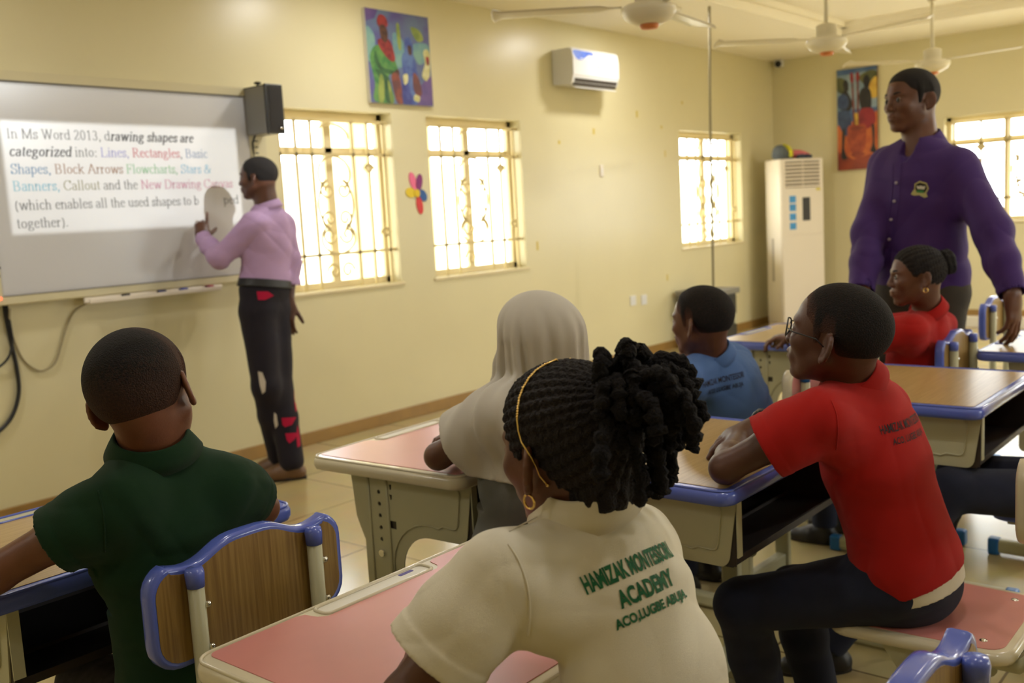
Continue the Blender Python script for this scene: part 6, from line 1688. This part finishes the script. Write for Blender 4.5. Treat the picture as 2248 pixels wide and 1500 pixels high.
hr = hair_cap(rg['head'], 'hair', M['cornrow'], rg['root'], rg['O'], .03, edge=.012, line=GIRL_LINE, h=.003, warp=rows(22, .022, rg['head'].H))
H_ = rg['head']
f = Field(H_.P(-.45, 0, .25)-.10, H_.P(-.45, 0, .25)+.10, .003)
f.ell(H_.P(-.50, 0, .26), np.array((.16, .17, .17))*H_.H, H_.A); f.ell(H_.P(-.56, .02, .12), np.array((.11, .12, .12))*H_.H, H_.A, .02)
f.warp(lambda X, Y, Z: .003*np.sin(X*190+Z*120)*np.sin(Y*170+Z*60))
f.build('hair_bun', M['hair'], hr, rg['O'], True)
hoop(rg, 1, .0075, .002); hoop(rg, -1, .0075, .002)

# --- standing man in the purple shirt
M['purple'] = cloth('purple_cotton', (62, 36, 98), rough=.75, weave=1500, st=.15)
M['dark_trousers'] = cloth('grey_brown_wool', (62, 56, 46))
J = dict(neck=(-6.2399, -3.5472, 1.5030), sl=(-6.2791, -3.7049, 1.4190), sr=(-6.2050, -3.4110, 1.4513), el=(-6.3999, -3.8591, 1.1778), wl=(-6.5151, -3.9538, 0.9540), er=(-6.3879, -3.3878, 1.1797), wr=(-6.5659, -3.4220, 0.9639), pelvis=(-6.2913, -3.5616, 0.9577))
J.update(h_l=(-6.3078, -3.6427, 0.9229), h_r=(-6.2992, -3.4969, 0.9207), kl=(0, 0, 0), kr=(0, 0, 0), al=(0, 0, 0), ar=(0, 0, 0))
for q in 'lr':
    J['a'+q] = np.array(J['h_'+q])*np.array((1, 1, 0))+np.array((0, 0, .10)); J['k'+q] = lerp(J['h_'+q], J['a'+q], .5)+np.array((-0.0204, 0.0089, 0.0000))
J = {k: np.asarray(v, float) for k, v in J.items()}
tc_ = person(dict(root=(float(J['pelvis'][0]), float(J['pelvis'][1]), 0.0), label='man in a purple long-sleeved shirt standing at the right, looking at the board', j=J, s=1.03, h=.0045, skin=M['skin_dark'],
    head=Head((-6.2624, -3.5124, 1.7042), (-0.8068, 0.4711, -0.0300), .245, 0.0), girth=.95, neck_r=.060,
    hl=dict(d=(0.02, -0.06, -1), n=(0.2927, 0.8999, 0.0000), side=1, curls=(.25, .3, .35, .45), size=1.0), hr=dict(d=(-0.2934, -0.1162, -0.9000), n=(0.7404, -0.4224, 0.0000), side=-1),
    trousers=dict(mat=M['dark_trousers'], folds=.006, seed=61, freq=24, grow=.018, hem=.04),
    shirt=dict(mat=M['purple'], sleeve=1.2, folds=.012, seed=62, freq=55, grow=.018, hem=-.06, wide=1.0, collar=dict(h=.044, drop=.058, flare=.022, gap=.62, point=.035, tilt=.03, lift=.014, r=.008, fw=(-0.9700, 0.2292, 0.0000)),
        carve=[((-6.3195, -3.5303, 1.5463), (-6.3340, -3.5206, 1.5075), .034, .026), ((-6.3364, -3.5250, 1.5107), (-6.3537, -3.5198, 1.4716), .026, .008)])))
tc_['head'].eyes(tc_['root'], tc_['O'], EYES); tc_['head'].brows(tc_['root'], tc_['O'], M['hair'])
hair_cap(tc_['head'], 'hair', M['hair'], tc_['root'], tc_['O'], .03, edge=.006)
for q in 'lr': shoe(tc_['root'], tc_['O'], J['a'+q]*np.array((1, 1, 0))+np.array((0, 0, .09)), (-0.8296, 0.2166, 0.0000), 1.0, M['black_shoe'], M['sole'])
TB = tc_['shirt_bvh']; TD = tuple(nrm(np.array((0.9849, 0.1755, 0.0000))))
cd_ = (0.7650, 0.6440, 0.0000)
pl_ = [(-6.7284, -3.6310, 1.4682), (-6.7468, -3.6332, 1.3459), (-6.7681, -3.6268, 1.2486), (-6.7960, -3.6192, 1.1189), (-6.8078, -3.6179, 1.0538)]
surf_line('placket_edge', M['purple'], tc_['shirt'], tc_['O'], TB, pl_, (0.9467, 0.3212, -0.0221), .0022)
surf_line('placket_edge', M['purple'], tc_['shirt'], tc_['O'], TB, [tuple(np.array(p)-np.array((0.0192, -0.0231, 0.0000))) for p in pl_], (0.9467, 0.3212, -0.0221), .0018)
b = MB()
for p in ((-6.7399, -3.6328, 1.3899), (-6.7549, -3.6293, 1.3168), (-6.7728, -3.6219, 1.2457), (-6.7895, -3.6173, 1.1678)):
    r_ = surf_point(TB, tuple(np.array(p)-np.array((0.0089, -0.0108, 0.0000))), (0.9467, 0.3212, -0.0221), .002)
    if r_: b.sph(tuple(r_[0]-Vector(tc_['O'])), .0065, 8)
obj('buttons', b, mat('button_pale', srgb(170, 160, 176), .3), tc_['shirt'])
# embroidered school crest
M['crest_gold'] = cloth('crest_gold_thread', (176, 168, 112)); M['crest_dark'] = cloth('crest_dark', (52, 48, 36)); M['crest_white'] = cloth('crest_white', (212, 208, 190)); M['crest_green'] = cloth('crest_green', (70, 132, 74))
CR = [[(-6.7105, -3.6714, 1.3708), (-6.6964, -3.6862, 1.3812), (-6.6796, -3.7080, 1.3715), (-6.6771, -3.7152, 1.3498), (-6.6858, -3.7082, 1.3323), (-6.6846, -3.7126, 1.3174), (-6.6934, -3.7026, 1.3148), (-6.7048, -3.6870, 1.3257), (-6.7186, -3.6706, 1.3253), (-6.7254, -3.6616, 1.3308), (-6.7196, -3.6662, 1.3419), (-6.7144, -3.6710, 1.3497)]]
cr_ = patch_on('crest', M['crest_gold'], tc_['shirt'], tc_['O'], TB, CR, (0.9532, 0.3022, 0.0040), .0016)
patch_on('crest_field', M['crest_dark'], cr_, tc_['O'], TB, [[(-6.7078, -3.6753, 1.3673), (-6.6972, -3.6864, 1.3746), (-6.6823, -3.7057, 1.3667), (-6.6813, -3.7101, 1.3501), (-6.6898, -3.7031, 1.3343), (-6.7098, -3.6791, 1.3361), (-6.7108, -3.6746, 1.3527)]], (0.9532, 0.3022, 0.0040), .0026)
patch_on('crest_book', M['crest_white'], cr_, tc_['O'], TB, [[(-6.7061, -3.6780, 1.3638), (-6.7013, -3.6844, 1.3601), (-6.6956, -3.6907, 1.3629), (-6.6908, -3.6971, 1.3592), (-6.6842, -3.7046, 1.3603), (-6.6881, -3.7026, 1.3474), (-6.7057, -3.6810, 1.3506)]], (0.9532, 0.3022, 0.0040), .0034)
patch_on('crest_scroll', M['crest_green'], cr_, tc_['O'], TB, [[(-6.7085, -3.6787, 1.3459), (-6.6898, -3.7015, 1.3426), (-6.6932, -3.6994, 1.3330), (-6.7098, -3.6791, 1.3361)]], (0.9532, 0.3022, 0.0040), .0034)

# --- presenter in the lilac shirt, pointing at the board
M['lilac'] = cloth('lilac_cotton', (176, 146, 186), rough=.75, weave=1500, st=.15)
M['navy_print'] = cloth('dark_navy_print_cloth', (30, 26, 36), rough=.8)
J = dict(neck=(-7.1509, -0.4463, 1.4212), sl=(-7.2978, -0.5034, 1.3576), sr=(-7.0342, -0.4101, 1.3546), el=(-7.4343, -0.3872, 1.2027), wl=(-7.4091, -0.2083, 1.3103), er=(-7.0164, -0.4399, 1.1513), wr=(-7.0937, -0.4860, 0.9264), pelvis=(-7.2203, -0.4413, 0.9461))
J.update(h_l=(-7.2845, -0.4694, 0.8925), h_r=(-7.1667, -0.4399, 0.8788), kl=(-7.3134, -0.5258, 0.5091), kr=(-7.2132, -0.4945, 0.4776), al=(-7.1902, -0.4247, 0.1000), ar=(-7.2404, -0.5893, 0.1000))
J = {k: np.asarray(v, float) for k, v in J.items()}
pr = person(dict(root=(-7.1174, -0.3773, 0.0000), label='person in a lilac shirt and dark printed trousers pointing at the whiteboard slide', j=J, s=.95, h=.0045, skin=M['skin_deep'], girth=.88,
    head=Head((-7.1808, -0.4215, 1.6062), (-0.5175, 0.8584, 0.0200), .222, 0.0), neck_r=.054,
    hl=dict(d=(0.3187, 0.3989, 0.8500), n=(0.3566, 0.8230, -0.2000), side=-1, curls=(.1, .9, 1.0, 1.1), thumb=(.8, .2), size=.95),
    trousers=dict(mat=M['navy_print'], folds=.005, seed=71, freq=26, grow=.022, hem=.05, top=.26),
    shirt=dict(mat=M['lilac'], sleeve=1.2, folds=.009, seed=72, freq=60, grow=.014, hem=.22, collar=dict(h=.038, drop=.042, flare=.014, gap=.3, tilt=.012, lift=.018, r=.006))))
pr['head'].eyes(pr['root'], pr['O'], EYES); pr['head'].brows(pr['root'], pr['O'], M['hair'])
hair_cap(pr['head'], 'hair', M['hair'], pr['root'], pr['O'], .022, edge=.005)
M['brown_shoe'] = mat('brown_leather', srgb(104, 74, 46), 0.45)
for q in 'lr': shoe(pr['root'], pr['O'], J['a'+q]*np.array((1, 1, 0))+np.array((0, 0, .09)), (-0.7087, 0.6190, 0.0000), .98, M['brown_shoe'], M['sole'])
lat = nrm(J['sl']-J['sr']); N_, P_ = J['neck'], J['pelvis']
f = Field(*bounds([lerp(P_, N_, .21)], .26), .004)
add_torso(f, torso_sections(P_, N_, lat, .95*.88, .028)[:4], lat, .03)
f.plane(lerp(P_, N_, .26), N_-P_); f.plane(lerp(P_, N_, .17), P_-N_)
f.build('belt', mat('belt_black', srgb(20, 19, 20), .5), pr['root'], pr['O'], True)
PB = bvh_of(pr['trousers'], pr['O'])
M['print_red'] = cloth('print_crimson', (170, 18, 58)); M['print_lace'] = cloth('print_pale', (196, 186, 172))
patch_on('red_motif', M['print_red'], pr['trousers'], pr['O'], PB, [[(-7.4989, -0.7658, 1.0353), (-7.4617, -0.8106, 1.0321), (-7.4446, -0.8356, 1.0081), (-7.4762, -0.8020, 0.9883), (-7.5005, -0.7727, 0.9904)]], (0.5908, 0.8046, -0.0599), .002)
patch_on('red_motif', M['print_red'], pr['trousers'], pr['O'], PB, [[(-7.5035, -0.8827, 0.4107), (-7.4543, -0.9411, 0.4109), (-7.4739, -0.9254, 0.3721), (-7.4985, -0.8983, 0.3608), (-7.5054, -0.8875, 0.3748)]], (0.5951, 0.7824, -0.1837), .002)
patch_on('red_motif', M['print_red'], pr['trousers'], pr['O'], PB, [[(-7.5021, -0.8994, 0.3341), (-7.4586, -0.9509, 0.3348), (-7.4747, -0.9385, 0.3003), (-7.4948, -0.9187, 0.2795), (-7.5011, -0.9076, 0.2980)]], (0.5937, 0.7798, -0.1987), .002)
patch_on('red_motif', M['print_red'], pr['trousers'], pr['O'], PB, [[(-7.4449, -0.9256, 0.5472), (-7.4407, -0.9372, 0.5132), (-7.4424, -0.9484, 0.4459), (-7.4548, -0.9370, 0.4289), (-7.4508, -0.9294, 0.4915)]], (0.5986, 0.7842, -0.1636), .002)
patch_on('red_motif', M['print_red'], pr['trousers'], pr['O'], PB, [[(-7.4555, -0.9458, 0.3795), (-7.4557, -0.9565, 0.3234), (-7.4602, -0.9621, 0.2675), (-7.4717, -0.9505, 0.2573), (-7.4672, -0.9427, 0.3243)]], (0.5949, 0.7776, -0.2033), .002)
patch_on('pale_motif', M['print_lace'], pr['trousers'], pr['O'], PB, [[(-7.5447, -0.7877, 0.6458), (-7.5313, -0.8052, 0.6379), (-7.5263, -0.8208, 0.5880), (-7.5342, -0.8210, 0.5392), (-7.5460, -0.8094, 0.5267), (-7.5481, -0.7972, 0.5764)]], (0.5768, 0.8052, -0.1378), .002)
patch_on('pale_motif', M['print_lace'], pr['trousers'], pr['O'], PB, [[(-7.5212, -0.8557, 0.4414), (-7.5140, -0.8665, 0.4295), (-7.5157, -0.8755, 0.3735), (-7.5269, -0.8659, 0.3542), (-7.5270, -0.8574, 0.3969)]], (0.5809, 0.7940, -0.1793), .002)

# --- seated person at the right edge of whom only the legs in dark jeans show
J = sit(dict(neck=(-7.30, -4.42, .99), sl=(-7.44, -4.40, .93), sr=(-7.16, -4.40, .93), el=(-7.46, -4.47, .72), wl=(-7.36, -4.28, .60), er=(-7.12, -4.47, .72), wr=(-7.22, -4.28, .60)), (-7.30, -4.42, .49), (0, 1, 0), .75, spread=.26, knee=.46, fwd_ankle=-.06)
J.update(kl=np.array((-7.65, -4.07, .52)), al=np.array((-7.84, -3.80, .09)), kr=np.array((-7.40, -4.02, .50)), ar=np.array((-7.42, -3.85, .09)))
jn = person(dict(root=(-7.30, -4.42, 0), label='seated pupil cut off by the right frame edge, only legs in dark jeans showing', j=J, s=.75, h=.0055, skin=M['skin_dark'],
    head=Head((-7.30, -4.40, 1.13), (-.3, 1, 0), .205, 0.0), trousers=dict(name='jeans', mat=M['jeans'], folds=.004),
    shirt=dict(name='polo_shirt', mat=M['red_polo'], sleeve=.6, folds=.004, hem=-.02)))
hair_cap(jn['head'], 'hair', M['hair'], jn['root'], jn['O'], .02, h=.005)

# seated pupils' shoes
for pp, sc in ((g, .78), (w, .70), (rd, .78), (bl, .78), (hj, .74), (rg, .74), (jn, .78)):
    for q in 'lr':
        a = pp['J']['a'+q]; d = pp['J']['k'+q]-pp['J']['h_'+q]
        shoe(pp['root'], pp['O'], np.array((a[0], a[1], .085)), d, sc, M['black_shoe'], M['sole'])

# ------------------------------------------------------------------ bags and cloths on top of the standing air conditioner
ZT = 1.76
def lump(name, cs, m, label, cat, seed, amp=.006):
    pts = [c for c, r in cs]; R = max(max(r) if hasattr(r, '__len__') else r for c, r in cs)
    f = Field(*bounds(pts, R+.03), .006)
    for c, r in cs: f.ell(c, r if hasattr(r, '__len__') else (r, r, r), None, .03)
    f.warp(folds(seed, amp, 110)); f.plane((0, 0, ZT+.001), (0, 0, -1))
    o = f.build(name, m, None, (pts[0][0], pts[0][1], ZT), True)
    o.location = (pts[0][0], pts[0][1], ZT)
    return tag(o, label, cat)
a_ = math.radians(-33)
def top(x, y, z): return (-0.44+x*math.cos(a_)-y*math.sin(a_), -0.42+x*math.sin(a_)+y*math.cos(a_), ZT+z)
bag = lump('school_bag', [(top(-.15, .0, .05), (.07, .09, .065)), (top(-.17, -.02, .10), (.045, .07, .05)), (top(-.10, .0, .02), (.05, .09, .04))], cloth('bag_grey', (92, 98, 102)), 'grey and yellow school bag slumped on top of the standing air conditioner', 'bag', 3)
b = MB(); b.tube([tuple(Vector(top(x, y, z))-Vector(bag.location)) for x, y, z in ((-.11, -.13, .02), (-.09, -.11, .07), (-.10, -.07, .12), (-.13, -.02, .15))], .014, 8, flat=(.5, 1.4))
obj('strap', b, cloth('strap_yellow', (206, 200, 50)), bag)
lump('cloth_bundle', [(top(.04, .0, .05), (.10, .09, .045)), (top(.12, .01, .035), (.08, .08, .035)), (top(-.02, .0, .045), (.06, .07, .04))], cloth('cloth_pink', (206, 112, 118)), 'pink cloth bundle on top of the standing air conditioner', 'cloth', 8)
lump('cloth_bundle', [(top(.03, -.10, .02), (.09, .035, .025)), (top(.12, -.09, .018), (.07, .04, .022))], cloth('cloth_dark', (56, 66, 84)), 'dark blue cloth under the pink bundle on the standing air conditioner', 'cloth', 9, .004)
